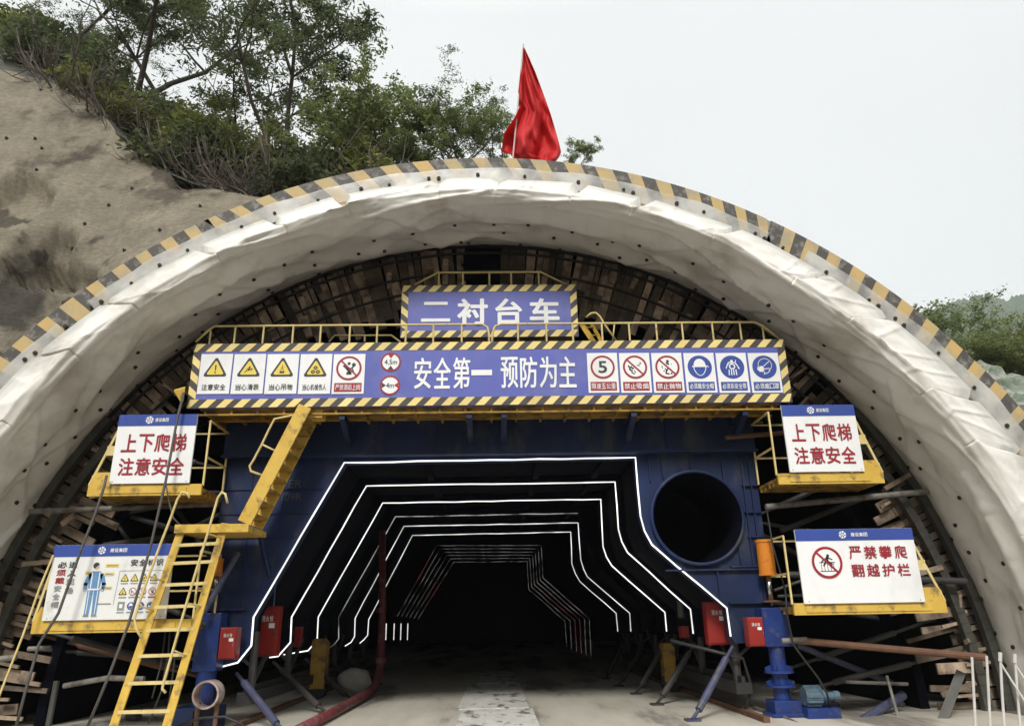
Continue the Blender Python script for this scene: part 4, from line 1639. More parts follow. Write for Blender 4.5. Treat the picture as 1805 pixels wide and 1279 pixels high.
def warn(mb, cx, cz, r, y, sym):
    def tri(rr, dz=0):
        pts = []
        for a in (90, 210, 330):
            c = (cx+rr*.86*math.cos(rad(a)), cz+dz+rr*.86*math.sin(rad(a)))
            pts += [(c[0]+rr*.14*math.cos(rad(a+d)), c[1]+rr*.14*math.sin(rad(a+d))) for d in (-50, -20, 20, 50)]
        return pts
    mb.flat(tri(r*1.08), y, 1)
    mb.flat(tri(r*.78), y-.002, 2)
    y2 = y-.004
    s = r
    S = lambda pts, w: stroke(mb, [(cx+a*s, cz+b*s) for a, b in pts], w*s, y2, 1)
    D = lambda a, b, q: mb.flat(circ(cx+a*s, cz+b*s, q*s, 14), y2, 1)
    if sym == 'bang':
        mb.flat([(cx-.07*s, cz+.42*s), (cx+.07*s, cz+.42*s), (cx+.04*s, cz-.1*s), (cx-.04*s, cz-.1*s)], y2, 1)
        D(0, -.25, .075)
    elif sym == 'slip':
        D(.06, .26, .07)
        S([(.05, .16), (-.02, -.05)], .12)
        S([(-.02, -.05), (.2, -.02), (.3, .1)], .07)
        S([(-.02, -.05), (-.22, -.12), (-.34, -.26)], .07)
        S([(.04, .14), (.25, .08)], .06)
        S([(.04, .14), (-.14, .08), (-.2, .0)], .06)
    elif sym == 'hang':
        S([(0, .42), (0, .28), (.08, .2), (0, .13), (-.08, .18)], .05)
        S([(0, .1), (.16, -.06)], .04)
        S([(0, .1), (-.16, -.06)], .04)
        mb.flat([(cx-.2*s, cz-.32*s), (cx+.2*s, cz-.32*s), (cx+.2*s, cz-.12*s), (cx-.2*s, cz-.12*s)], y2, 1)
    elif sym == 'gear':
        for a, b in ((0, .17), (-.2, -.2), (.22, -.2)):
            ring2(mb, cx+a*s, cz+b*s, .055*s, .14*s, y2, 1, 16)
            for k in range(8):
                an = k*math.pi/4
                stroke(mb, [(cx+a*s+.13*s*math.cos(an), cz+b*s+.13*s*math.sin(an)), (cx+a*s+.18*s*math.cos(an), cz+b*s+.18*s*math.sin(an))], .06*s, y2, 1)
    elif sym == 'bolt':
        S([(.08, .35), (-.1, .05), (.08, .0), (-.05, -.3)], .08)
    elif sym == 'fire':
        mb.flat([(cx-.2*s, cz-.2*s), (cx+.2*s, cz-.2*s), (cx+.16*s, cz+.1*s), (cx+.03*s, cz+.0*s), (cx, cz+.35*s), (cx-.14*s, cz+.05*s)], y2, 1)


def prohibit(mb, cx, cz, r, y, sym, bar=True):
    mb.flat(circ(cx, cz, r*.98), y, 0)
    ring2(mb, cx, cz, r*.84, r, y-.004, 3)
    s = r
    y2 = y-.002
    S = lambda pts, w: stroke(mb, [(cx+a*s, cz+b*s) for a, b in pts], w*s, y2, 1)
    D = lambda a, b, q: mb.flat(circ(cx+a*s, cz+b*s, q*s, 14), y2, 1)
    if sym == 'drink':
        D(.0, .38, .13)
        D(.38, .28, .16)
        S([(-.4, .2), (-.1, -.1), (.1, -.35)], .17)
        S([(-.1, -.1), (.25, .0), (.36, .16)], .12)
        mb.flat([(cx-.2*s, cz-.55*s), (cx+.25*s, cz-.55*s), (cx+.2*s, cz-.3*s), (cx-.15*s, cz-.3*s)], y2, 1)
        S([(.3, -.1), (.4, -.4)], .1)
    elif sym == 'smoke':
        S([(-.55, .1), (-.4, -.05), (-.45, -.2), (-.25, -.35)], .13)
        S([(-.3, .05), (-.22, -.15), (-.12, -.1)], .11)
        S([(-.3, -.45), (-.1, -.6)], .1)
        S([(-.05, -.3), (.0, -.5)], .08)
        S([(.3, .2), (.5, .3), (.42, .42)], .06)
        S([(.15, .15), (.4, .1)], .05)
    elif sym == 'throw':
        D(.05, .5, .12)
        S([(-.05, .35), (.1, .25)], .16)
        S([(-.45, .1), (-.4, -.1)], .06)
        S([(-.2, -.15), (-.05, -.3), (.05, -.1)], .1)
        S([(-.1, -.3), (-.15, -.55), (.1, -.6)], .12)
        D(.3, -.55, .08)
        D(-.3, -.35, .06)
        D(.35, .25, .04)
    elif sym == 'climb':
        for a in (-.4, -.2, 0, .2, .4):
            S([(a, -.55), (a, .0)], .035)
        S([(-.5, .0), (.5, .0)], .05)
        S([(-.5, -.55), (.5, -.55)], .05)
        D(.1, .42, .1)
        S([(.05, .32), (.0, .05)], .17)
        S([(.0, .28), (-.3, .1), (-.36, .0)], .08)
        S([(.1, .28), (.35, .18)], .08)
        S([(.0, .08), (-.25, -.2)], .1)
        S([(.05, .08), (.3, -.1), (.25, -.3)], .1)
    elif sym == 'five':
        write(mb, '5', cx-.36*s, cx+.36*s, cz-.52*s, cz+.52*s, y2, 1, .035)
    if bar:
        stroke(mb, [(cx-.62*s, cz+.62*s), (cx+.62*s, cz-.62*s)], .13*s, y-.006, 3)


def mandate(mb, cx, cz, r, y, sym):
    mb.flat(circ(cx, cz, r), y, 4)
    s = r
    y2 = y-.002
    S = lambda pts, w, mi=0: stroke(mb, [(cx+a*s, cz+b*s) for a, b in pts], w*s, y2, mi)
    if sym == 'helmet':
        mb.flat([(cx+a*s, cz+b*s) for a, b in [(.5*math.cos(rad(t)), .1+.62*math.sin(rad(t))) for t in range(0, 181, 15)]+[(-.62, .12), (-.62, .0), (.62, .0), (.62, .12)]], y2, 0)
        S([(-.5, .0), (-.46, -.25), (-.3, -.55), (-.1, -.72), (.1, -.72), (.3, -.55), (.46, -.25), (.5, .0)], .07)
        S([(.62, .1), (.72, .0)], .06)
    elif sym == 'belt':
        ring2(mb, cx, cz+.05*s, .16*s, .26*s, y2, 0, 18)
        mb.flat(circ(cx, cz+.5*s, .12*s, 14), y2, 0)
        S([(-.25, .4), (-.45, .05), (-.5, -.1)], .1)
        S([(.25, .4), (.45, .1), (.55, -.15)], .1)
        S([(-.2, .38), (.2, .38)], .09)
        for a in (-.28, -.09, .09, .28):
            S([(a, -.25), (a*1.1, -.68)], .08)
        S([(.35, .6), (.3, .3)], .06)
    elif sym == 'mask':
        pts = [(.55*math.cos(rad(t))+.05, .18+.55*math.sin(rad(t))) for t in range(-60, 215, 12)]
        S(pts, .07)
        mb.flat([(cx+a*s, cz+b*s) for a, b in ((-.6, .02), (-.2, .1), (.0, -.15), (-.15, -.42), (-.45, -.4), (-.62, -.2))], y2, 0)
        S([(-.1, .05), (.5, .55)], .06)
        S([(-.1, -.2), (.35, -.1), (.4, -.35), (.2, -.5), (-.1, -.62), (-.05, -.42)], .07)


def emblem(mb, cx, cz, r, y, mi=0):
    for k in range(6):
        a = k*60+15
        mb.flat([(cx+r*math.cos(rad(a-24)), cz+r*math.sin(rad(a-24))), (cx+r*1.0*math.cos(rad(a+22)), cz+r*math.sin(rad(a+22))),
                 (cx+r*.55*math.cos(rad(a+30)), cz+r*.55*math.sin(rad(a+30))), (cx+r*.5*math.cos(rad(a-10)), cz+r*.5*math.sin(rad(a-10)))], y, mi)
    ring2(mb, cx, cz, r*.16, r*.36, y, mi, 14)


# ---- slogan banner
BX0, BX1, BZ0, BZ1, BY = -5.515, 5.46, 5.29, 6.52, 12.9
bn = thing('slogan_banner', (0, BY, BZ0), 'long blue slogan banner with hazard border and safety pictograms across the gantry', 'banner')
q = MB()
ch = .10
q.prism([(BX0, BZ0), (BX1, BZ0), (BX1, BZ1), (BX0+ch, BZ1), (BX0, BZ1-ch)], BY, BY+.07)
obj('board', q, M['blue_sign'], bn, bevel=.004)
q = MB()
hazard(q, BX0+.004, BX1-.004, BZ0+.004, BZ1-.004, .155, BY-.004, wv=.14)
obj('hazard_border', q, [M['haz_y'], M['haz_k']], bn)
q = MB()
tz0, tz1 = P(790, 685, BY).z, P(790, 630, BY).z
spaced(q, '安全第', P(730, 655, BY).x, P(829, 655, BY).x, tz0, tz1, BY-.008, 0, .022, .12)
q.flat([(P(832, 0, BY).x, (tz0+tz1)/2-.05), (P(862, 0, BY).x, (tz0+tz1)/2-.05), (P(862, 0, BY).x, (tz0+tz1)/2+.055), (P(832, 0, BY).x, (tz0+tz1)/2+.055)], BY-.008)
spaced(q, '预防为主', P(882.5, 655, BY).x, P(1015.5, 655, BY).x, tz0, tz1, BY-.008, 0, .022, .12)
obj('slogan_lettering', q, M['white'], bn)


def icon_panel(px, right, kind, sym, cap):
    if right:
        x0 = P(px+1, 660, BY).x
        x1 = P(px+54.5, 660, BY).x
        za, zb_ = P(px, 692.5, BY).z, P(px, 622.5, BY).z
    else:
        x0 = P(px, 660, BY).x
        x1 = P(px+56, 660, BY).x
        za, zb_ = P(px, 694.5, BY).z, P(px, 624.5, BY).z
    w, h = x1-x0, zb_-za
    q = MB()
    q.box(x0, x1, BY-.014, BY-.004, za, zb_)
    pn = obj('icon_panel', q, M['white'], bn)
    cx = (x0+x1)/2
    y = BY-.018
    q = MB()
    if kind == 'warn':
        warn(q, cx, za+.60*h, .37*w, y, sym)
    elif kind == 'no':
        prohibit(q, cx, za+.64*h, .40*w, y, sym, sym != 'five')
    else:
        mandate(q, cx, za+.64*h, .40*w, y, sym)
    obj('symbol', q, INK, pn)
    q = MB()
    if kind == 'warn':
        spaced(q, cap, x0+.13*w, x1-.13*w, za+.09*h, za+.24*h, y, 1, .012, .12)
    else:
        mi = 3 if kind == 'no' else 4
        q.flat([(x0+.07*w, za+.05*h), (x1-.07*w, za+.05*h), (x1-.07*w, za+.27*h), (x0+.07*w, za+.27*h)], y, mi)
        spaced(q, cap, x0+.11*w, x1-.11*w, za+.09*h, za+.23*h, y-.003, 0, .012, .1)
    obj('caption', q, INK, pn)


for k, (kd, sy, cp) in enumerate((('warn', 'bang', '注意安全'), ('warn', 'slip', '当心滑跌'), ('warn', 'hang', '当心吊物'), ('warn', 'gear', '当心机械伤人'), ('no', 'drink', '严禁酒后上岗'))):
    icon_panel(351.5+58.8*k, False, kd, sy, cp)
for k, (kd, sy, cp) in enumerate((('no', 'five', '限速五公里'), ('no', 'smoke', '禁止吸烟'), ('no', 'throw', '禁止抛物'), ('must', 'helmet', '必须戴安全帽'), ('must', 'belt', '必须系安全带'), ('must', 'mask', '必须戴口罩'))):
    icon_panel(1035+57.2*k, True, kd, sy, cp)
for (px, py, body, vert) in ((689, 638, '4.5m', True), (687.5, 679, '4m', False)):
    c = P(px, py, BY)
    r = .185
    q = MB()
    q.flat(circ(c.x, c.z, r), BY-.006, 0)
    ring2(q, c.x, c.z, r*.84, r, BY-.010, 3)
    for s in (-1, 1):
        if vert:
            q.flat([(c.x, c.z+s*r*.36), (c.x+s*r*.32, c.z+s*r*.82), (c.x-s*r*.32, c.z+s*r*.82)], BY-.008, 1 if s < 0 else 3)
        else:
            q.flat([(c.x+s*r*.40, c.z), (c.x+s*r*.82, c.z-s*r*.32), (c.x+s*r*.82, c.z+s*r*.32)], BY-.008, 3 if s > 0 else 1)
    hw = .62*r if vert else .38*r
    write(q, body, c.x-hw, c.x+hw, c.z-.26*r, c.z+.26*r, BY-.008, 1, .02)
    obj('limit_roundel', q, INK, bn)

# ---- top sign
TX0, TX1, TZ0, TZ1, TY = -1.805, 1.66, 6.80, 7.915, 13.4
ts = thing('title_sign', (0, TY, TZ0), 'upper blue sign with four white characters and a hazard border under the crown', 'sign')
q = MB()
q.box(TX0, TX1, TY, TY+.06, TZ0, TZ1)
obj('board', q, M['blue_sign'], ts, bevel=.004)
q = MB()
hazard(q, TX0+.004, TX1-.004, TZ0+.004, TZ1-.004, .14, TY-.004, pitch=.30, wv=.13)
obj('hazard_border', q, [M['haz_y'], M['haz_k']], ts)
q = MB()
for ch_, x0, x1, y0, y1 in (('二', 742, 794, 567.5, 532), ('衬', 805.6, 860, 574, 526), ('台', 873, 920, 573, 526), ('车', 934, 985, 574, 525.5)):
    a, b = P(x0, y0, TY), P(x1, y1, TY)
    write(q, ch_, a.x, b.x, a.z, b.z, TY-.008, 0, .03 if ch_ != '二' else .018)
obj('title_lettering', q, M['white'], ts)


# ---- four hanging signs
def hung_sign(name, label, x0, x1, z0, z1, Y, head, mat, tear=False):
    s = thing(name, ((x0+x1)/2, Y, z0), label, 'sign')
    q = MB()
    q.box(x0, x1, Y, Y+.035, z0, z1)
    obj('board', q, mat, s, bevel=.003)
    w, h = x1-x0, z1-z0
    q = MB()
    q.box(x0+.002, x1-.002, Y-.006, Y-.001, z1-head*h, z1-.002)
    hd = obj('header_band', q, M['head_blue'], s)
    q = MB()
    cx = x0+w*.47
    cz = z1-head*h/2
    r = head*h*.34
    emblem(q, cx-.06*w-.02, cz, r, Y-.010)
    spaced(q, '建设集团', cx, cx+.17*w if w < 1.6 else cx+.14*w, cz-.5*r, cz+.5*r, Y-.010, 0, .02, .08)
    obj('emblem', q, M['white'], hd)
    q = MB()
    for fx in (.04, .96):
        for fz in (.03, .97):
            q.tube([(x0+w*fx, Y+.0, z0+h*fz), (x0+w*fx, Y-.008, z0+h*fz)], .008, 8)
    obj('screw', q, M['chrome'], s)
    return s, w, h


for x0, x1, z0, z1, lb_ in ((-6.62, -5.255, 3.93, 5.155, 'white sign with red characters on the left side platform, crossed by a grey hose'), (5.19, 6.52, 3.985, 5.205, 'white sign with red characters on the right side platform above the no climbing sign')):
    s, w, h = hung_sign('warning_sign', lb_, x0, x1, z0, z1, 12.8, .17, M['white'])
    q = MB()
    spaced(q, '上下爬梯', x0+.085*w, x0+.905*w, z0+.45*h, z0+.71*h, 12.793, 0, .022, .10)
    spaced(q, '注意安全', x0+.09*w, x0+.91*w, z0+.115*h, z0+.365*h, 12.793, 0, .022, .10)
    obj('lettering', q, M['red_ink'], s)
x0, x1, z0, z1 = 5.12, 7.155, 1.785, 2.995
s, w, h = hung_sign('warning_sign', 'wide white sign with a red no climbing symbol on the lower right platform', x0, x1, z0, z1, 12.8, .16, M['white'])
q = MB()
prohibit(q, x0+.235*w, z0+.545*h, .215*h, 12.792, 'climb')
obj('symbol', q, INK, s)
q = MB()
spaced(q, '严禁攀爬', x0+.43*w, x0+.92*w, z0+.585*h, z0+.76*h, 12.793, 0, .022, .22)
spaced(q, '翻越护栏', x0+.43*w, x0+.92*w, z0+.345*h, z0+.515*h, 12.793, 0, .022, .22)
obj('lettering', q, M['red_ink'], s)
# poster with worker
x0, x1, z0, z1, Y = -7.335, -5.36, 1.725, 2.915, 12.8
s, w, h = hung_sign('safety_poster', 'weathered white safety poster with a worker figure, behind the ladder at lower left', x0, x1, z0, z1, Y, .16, M['dirty_white'])
q = MB()
X = lambda f: x0+f*w
Z = lambda f: z1-f*h
for k, (c_, mi) in enumerate(zip('必须戴安全帽', (1, 3, 3, 6, 6, 6))):
    write(q, c_, X(.055), X(.055)+.075*w*(1 if k < 3 else .8), Z(.31+.105*k), Z(.225+.105*k), Y-.006, mi, .02)
for k, c_ in enumerate('进入现场'):
    write(q, c_, X(.145), X(.145)+.07*w, Z(.31+.115*k), Z(.225+.115*k), Y-.006, 1 if k < 2 else 6, .02)
spaced(q, '安全标识', X(.655), X(.925), Z(.295), Z(.205), Y-.006, 1, .02, .2)
for i in range(4):
    warn(q, X(.625+.08*i), Z(.465), .042*h*1.35, Y-.006, ('bolt', 'bang', 'slip', 'fire')[i])
    q.flat([(X(.595+.08*i), Z(.535)), (X(.655+.08*i), Z(.535)), (X(.655+.08*i), Z(.522)), (X(.595+.08*i), Z(.522))], Y-.006, 6)
for i in range(4):
    if i == 0:
        warn(q, X(.625), Z(.645), .056*h, Y-.006, 'hang')
    else:
        prohibit(q, X(.625+.08*i), Z(.635), .05*h, Y-.006, ('smoke', 'throw', 'drink')[i-1])
    q.flat([(X(.595+.08*i), Z(.72)), (X(.655+.08*i), Z(.72)), (X(.655+.08*i), Z(.705)), (X(.595+.08*i), Z(.705))], Y-.006, 6 if i < 3 else 3)
for i in range(4):
    if i == 0:
        q.flat([(X(.597), Z(.88)), (X(.653), Z(.88)), (X(.653), Z(.77)), (X(.597), Z(.77))], Y-.006, 6)
        q.flat([(X(.612), Z(.85)), (X(.638), Z(.85)), (X(.638), Z(.80)), (X(.612), Z(.80))], Y-.008, 0)
    else:
        mandate(q, X(.625+.08*i), Z(.825), .05*h, Y-.006, ('helmet', 'belt', 'mask')[i-1])
    q.flat([(X(.595+.08*i), Z(.915)), (X(.655+.08*i), Z(.915)), (X(.655+.08*i), Z(.90)), (X(.595+.08*i), Z(.90))], Y-.006, 6)
stroke(q, [(X(.575), Z(.36)), (X(.94), Z(.36))], .006, Y-.006, 6)
stroke(q, [(X(.575), Z(.36)), (X(.56), Z(.80))], .006, Y-.006, 6)
for fx, fz, ww in ((.45, .285, .11), (.29, .38, .07), (.45, .40, .08), (.45, .585, .08)):
    q.flat([(X(fx), Z(fz+.02)), (X(fx+ww), Z(fz+.02)), (X(fx+ww), Z(fz-.02)), (X(fx), Z(fz-.02))], Y-.006, 2)
    q.flat([(X(fx+.01), Z(fz+.008)), (X(fx+ww-.01), Z(fz+.008)), (X(fx+ww-.01), Z(fz-.008)), (X(fx+.01), Z(fz-.008))], Y-.008, 6)
q.flat([(X(.43), Z(.80)), (X(.54), Z(.80)), (X(.54), Z(.785)), (X(.43), Z(.785))], Y-.006, 6)
obj('poster_print', q, INK, s)
q = MB()
fc = .375
q.flat(circ(X(fc+.004), Z(.30), .035*h, 16), Y-.006, 7)
q.flat([(X(fc)+.044*h*math.cos(rad(t)), Z(.285)+.044*h*math.sin(rad(t))) for t in range(20, 241, 20)], Y-.008, 1)
q.flat([(X(fc-.05), Z(.40)), (X(fc-.02), Z(.36)), (X(fc+.035), Z(.36)), (X(fc+.065), Z(.40)), (X(fc+.05), Z(.60)), (X(fc-.04), Z(.60))], Y-.006, 5)
for sg in (-1, 1):
    stroke(q, [(X(fc+.008+sg*.05), Z(.41)), (X(fc+.008+sg*.075), Z(.53)), (X(fc+.008+sg*.07), Z(.60))], .032*w, Y-.006, 5)
    q.flat(circ(X(fc+.008+sg*.07), Z(.615), .018*h, 10), Y-.007, 7)
    q.flat([(X(fc+.008+sg*.002), Z(.60)), (X(fc+.008+sg*.05), Z(.60)), (X(fc+.008+sg*.05), Z(.93)), (X(fc+.008+sg*.012), Z(.93))], Y-.006, 5)
    q.flat([(X(fc+.008+sg*.01), Z(.955)), (X(fc+.008+sg*.058), Z(.955)), (X(fc+.008+sg*.05), Z(.925)), (X(fc+.008+sg*.012), Z(.925))], Y-.008, 6)
    stroke(q, [(X(fc+.008+sg*.03), Z(.38)), (X(fc+.008+sg*.03), Z(.59))], .008*w, Y-.009, 0)
    stroke(q, [(X(fc+.008+sg*.035), Z(.62)), (X(fc+.008+sg*.035), Z(.92))], .006*w, Y-.009, 0)
stroke(q, [(X(fc-.04), Z(.60)), (X(fc+.05), Z(.60))], .012*w, Y-.009, 0)
obj('worker_print', q, INK, s)

# ================================================================== PIPES, HOSES, RODS, SMALL THINGS
def pipe(name, pts, r, mat, label, cat, group=None, n=10, smooth=False):
    mb = MB()
    mb.tube(pts, r, n)
    return obj(name, mb, mat, None, label, cat, group, smooth=smooth)


def hang(pxs, D0, D1):
    n_ = len(pxs)-1
    return [P(x, y, D0+(D1-D0)*i/n_) for i, (x, y) in enumerate(pxs)]


pipe('hose', hang([(324, 692), (313, 735), (303, 790), (292, 848), (266, 960), (240, 1053), (226, 1101), (192, 1190), (152, 1285)], 12.7, 12.3), .022, M['cable'], 'grey hose hanging from the banner end across the left sign and poster', 'hose', 'hoses hanging at left', 8, True)
pipe('hose', hang([(188, 838), (184, 856), (168, 905), (146, 960), (103, 1080), (69, 1134), (45, 1217), (27, 1285)], 12.7, 12.3), .022, M['cable'], 'grey hose hanging from the upper left platform past the poster edge', 'hose', 'hoses hanging at left', 8, True)
pipe('hose', hang([(292, 850), (297, 880), (305, 912), (318, 925)], 12.7, 12.7), .014, M['cable'], 'short thin hose branching off toward the top of the tall ladder', 'hose', 'hoses hanging at left', 8, True)
pipe('rod', hang([(94, 978), (70, 1035), (40, 1120), (0, 1222), (-20, 1275)], 12.78, 12.4), .016, M['ypale'], 'long thin pale rod sloping down from the poster corner at far left', 'rod')
lp = thing('flood_lamp', P(322, 706, 12.85), 'small yellow lamp box tilted beside the left end of the banner', 'lamp')
q = MB()
q.hexa([P(306, 690, 12.7), P(327, 684, 12.7), P(327, 684, 12.95), P(306, 690, 12.95), P(308, 686, 12.7), P(326, 681, 12.7), P(326, 681, 12.95), P(308, 686, 12.95)])
q.hexa([P(318, 708, 12.75), P(324, 707, 12.75), P(324, 707, 12.9), P(318, 708, 12.9), P(307, 690, 12.7), P(326, 684.5, 12.7), P(326, 684.5, 12.95), P(307, 690, 12.95)])
obj('lamp_head', q, M['ypaint'], lp)
PG = 'steel pipes between the gantry and the end boards'
pipe('steel_pipe', [P(51, 901, 13.5), P(165, 897, 13.7), P(385, 888, 13.95)], .05, M['pipe'], 'grey steel pipe level with the top of the tall ladder at left', 'pipe', PG)
pipe('steel_pipe', [P(1350, 893, 13.5), P(1655, 864, 13.6)], .055, M['pipe'], 'thick grey steel pipe between the two signs at right', 'pipe', PG)
pipe('steel_pipe', [P(1377, 935, 13.9), P(1560, 862, 14.4)], .05, M['pipedark'], 'dark diagonal pipe behind the upper edge of the no climbing sign', 'pipe', PG)
pipe('steel_pipe', [P(1386, 1012, 13.8), P(1703, 1024, 13.6)], .06, M['pipedark'], 'dark pipe passing behind the no climbing sign', 'pipe', PG)
pipe('rusty_pipe', [P(1390, 1127, 13.4), P(1738, 1158, 12.9)], .06, M['rust'], 'long rusty pipe below the no climbing sign', 'pipe', PG)
pipe('pipe_sleeve', [P(1378, 1129, 13.35), P(1422, 1126, 13.33)], .045, M['pipe'], 'short pale pipe sleeve at the inner end of the rusty pipe', 'pipe')
pipe('steel_pipe', [P(1404, 1136, 13.9), P(1572, 1203, 14.6)], .055, M['bluestrut'], 'blue diagonal brace pipe falling away below the rusty pipe', 'pipe', PG)
pipe('steel_pipe', [P(1490, 1288, 13.2), P(1592, 1224, 14.0)], .075, M['bluestrut'], 'blue brace pipe rising from the lower edge at right', 'pipe', PG)
pipe('steel_pipe', [P(1490, 1201, 13.8), P(1600, 1205, 13.8)], .03, M['pipe'], 'thin grey pipe level among the planks at lower right', 'pipe', PG)
pipe('steel_pipe', [P(1280, 771, 13.6), P(1390, 762, 13.9)], .045, M['rust'], 'short rusty pipe beside the upper right side platform', 'pipe', PG)
pipe('steel_pipe', [P(1563, 1190, 13.6), P(1590, 1288, 13.4)], .025, M['pipe'], 'thin pipe leaning steeply at lower right', 'pipe', PG)
pipe('channel_post', [P(1693, 1186, 13.3), P(1652, 1292, 13.0)], .1, M['rib'], 'dark square post leaning at lower right in front of the planks', 'post', n=4)
pipe('timber_pole', [P(113, 1208, 13.6), P(190, 1194, 13.5), P(254, 1196, 13.4)], .045, M['pipe'], 'pale wooden pole lying level behind the tall ladder', 'pole')
pipe('steel_pipe', [P(-10, 1162, 12.9), P(28, 1158, 12.9)], .05, M['pipe'], 'pale pipe end at the far left edge', 'pipe', PG)
pipe('steel_pipe', [P(50, 1143, 13.2), P(90, 1141, 13.2)], .04, M['pipe'], 'short pale pipe stub below the safety poster', 'pipe', PG)
pipe('steel_pipe', [Vector((3.95, 16.6, 1.6)), Vector((3.98, 16.6, 5.2))], .07, M['rib'], 'dark upright pipe seen inside the big round opening', 'pipe', PG)
pipe('steel_pipe', [Vector((3.2, 16.9, 4.3)), Vector((5.0, 16.9, 3.0))], .05, M['rib'], 'dark slanting pipe seen inside the big round opening', 'pipe', PG)
pipe('brace_pipe', [P(420, 974, 13.7), P(357, 1082, 13.3)], .05, M['bluestrut'], 'blue grey diagonal brace behind the right rail of the tall ladder', 'pipe')
pipe('steel_pipe', [P(100, 1200, 13.9), P(83, 1290, 13.7)], .05, M['rib'], 'dark upright pipe at lower left between the hoses', 'pipe', PG)
pipe('steel_pipe', [P(160, 860, 14.3), P(250, 985, 14.3)], .04, M['pipedark'], 'dark diagonal pipe in the gap left of the gantry', 'pipe', PG)
# dark interior props seen through the side gaps
for k, (a, b, d) in enumerate((((390, 905), (180, 1010), 15.2), ((390, 1010), (300, 880), 15.4), ((1340, 940), (1500, 1030), 15.4), ((1360, 1060), (1560, 1090), 15.0))):
    pipe('brace_pipe', [P(*a, d), P(*b, d)], .05, M['pipedark'], ['dark brace deep in the left gap behind the ladder top', 'dark steep brace deep in the left gap below the upper platform', 'dark brace deep in the right gap behind the no climbing sign', 'dark level brace deep in the right gap under the no climbing sign'][k], 'pipe')
rg2 = random.Random(50)
for k in range(18):
    sx_ = -1 if k % 2 else 1
    a0 = rg2.uniform(.95, 1.5)
    d_ = rg2.uniform(13.75, 14.8)
    pa = Vector((sx_*8.35*math.sin(a0)-.15, d_, 8.35*math.cos(a0)))
    pb = Vector((sx_*5.15, d_+rg2.uniform(-.2, .4), max(.3, pa.z+rg2.uniform(-1.3, .8))))
    pipe('screw_prop', [pa, pa.lerp(pb, .25), pa.lerp(pb, .26), pa.lerp(pb, .74), pa.lerp(pb, .75), pb], [.03, .03, .055, .055, .03, .03], rg2.choice((M['pipedark'], M['pipedark'], M['rust'], M['rib'])), 'thin dark screw prop in the %s gap between gantry and end boards' % ('left' if sx_ < 0 else 'right'), 'prop', 'screw props in the %s gap' % ('left' if sx_ < 0 else 'right'))
for k in range(16):
    sx_ = -1 if k % 2 else 1
    a0 = rg2.uniform(.75, 1.56)
    r_ = rg2.uniform(8.0, 8.75)
    c0 = Vector((sx_*r_*math.sin(a0)-.15, 13.8+rg2.uniform(-.05, .05), r_*math.cos(a0)))
    dv = Vector((rg2.uniform(-.5, .5), rg2.uniform(-.08, .08), rg2.uniform(-.22, .22)))
    q = MB()
    q.tone = rg2.uniform(.3, .9)
    q.bar(c0-dv*.7, c0+dv*.7, .045, rg2.uniform(.06, .12))
    obj('loose_board', q, M['wood'], None, 'loose light board stuck among the planks on the %s side of the arch' % ('left' if sx_ < 0 else 'right'), 'board', 'loose boards on the %s side' % ('left' if sx_ < 0 else 'right'))
pipe('fire_pipe', [P(674, 935, 20.0), P(674, 1085, 20.0), P(671, 1165, 19.6), P(664, 1205, 19.2), Vector((G(650, 1230).x, 18.3, .12)), Vector((-2.95, 15, .09)), Vector((-3.0, 12.4, .09))], [.09, .09, .1, .1, .1, .09, .09], M['redpipe'], 'dull red fire pipe standing in the passage and bending along the floor', 'pipe', n=12, smooth=True)
q = MB()
for (x, y, d) in ((672, 1075, 20.0), (671, 1163, 19.6)):
    p = P(x, y, d)
    q.tube([p-Vector((0, 0, .06)), p+Vector((0, 0, .06))], .13, 14)
fp = bpy.data.objects['fire_pipe']
obj('flange', q, M['redpipe'], fp)
# cables on the right
pipe('cable', [P(1384, 1035, 13.2), P(1388, 1085, 13.2), P(1398, 1135, 13.2), P(1420, 1165, 13.2), P(1443, 1195, 13.2), P(1458, 1222, 13.2), P(1463, 1245, 13.3)], .018, M['cableblack'], 'black cable drooping past the rusty pipe to the motor', 'cable', n=8, smooth=True)
pipe('cable', [P(1352, 900, 13.4), P(1362, 960, 13.4), P(1376, 1010, 13.3), P(1384, 1040, 13.3)], .016, M['cableblack'], 'black cable hanging beside the orange hydraulic cylinder', 'cable', n=8, smooth=True)
pipe('hose', [Vector((4.75, 14.9, .04)), P(1330, 1246, 14.6), P(1380, 1262, 13.5), P(1424, 1282, 12.6)], .025, M['pipe'], 'pale grey hose lying across the floor at the right jack', 'hose', n=8, smooth=True)
pipe('cable', [P(1182, 1128, 14.2), P(1310, 1160, 14.0), P(1325, 1210, 14.0), P(1310, 1262, 14.0)], .03, M['cableblack'], 'black hose looping down behind the front right strut', 'cable', n=8, smooth=True)
pipe('cable', [P(300, 1285, 12.9), P(350, 1265, 12.8), P(395, 1262, 12.8), P(425, 1275, 12.8), P(440, 1292, 12.8)], .02, M['cableblack'], 'black hose looping over the floor by the pipe end', 'cable', n=8, smooth=True)
for k, (xa, ya, xb, yb) in enumerate(((300, 1100, 285, 1210), (292, 1110, 268, 1230), (310, 1090, 296, 1250), (318, 1110, 262, 1275))):
    pipe('cable', [P(xa, ya, 13.5), P((xa+xb)/2+4, (ya+yb)/2, 13.4), P(xb, yb, 13.4)], .014, M['cable'], 'thin grey cable hanging in the bundle behind the tall ladder', 'cable', 'cable bundle behind the tall ladder', n=6, smooth=True)
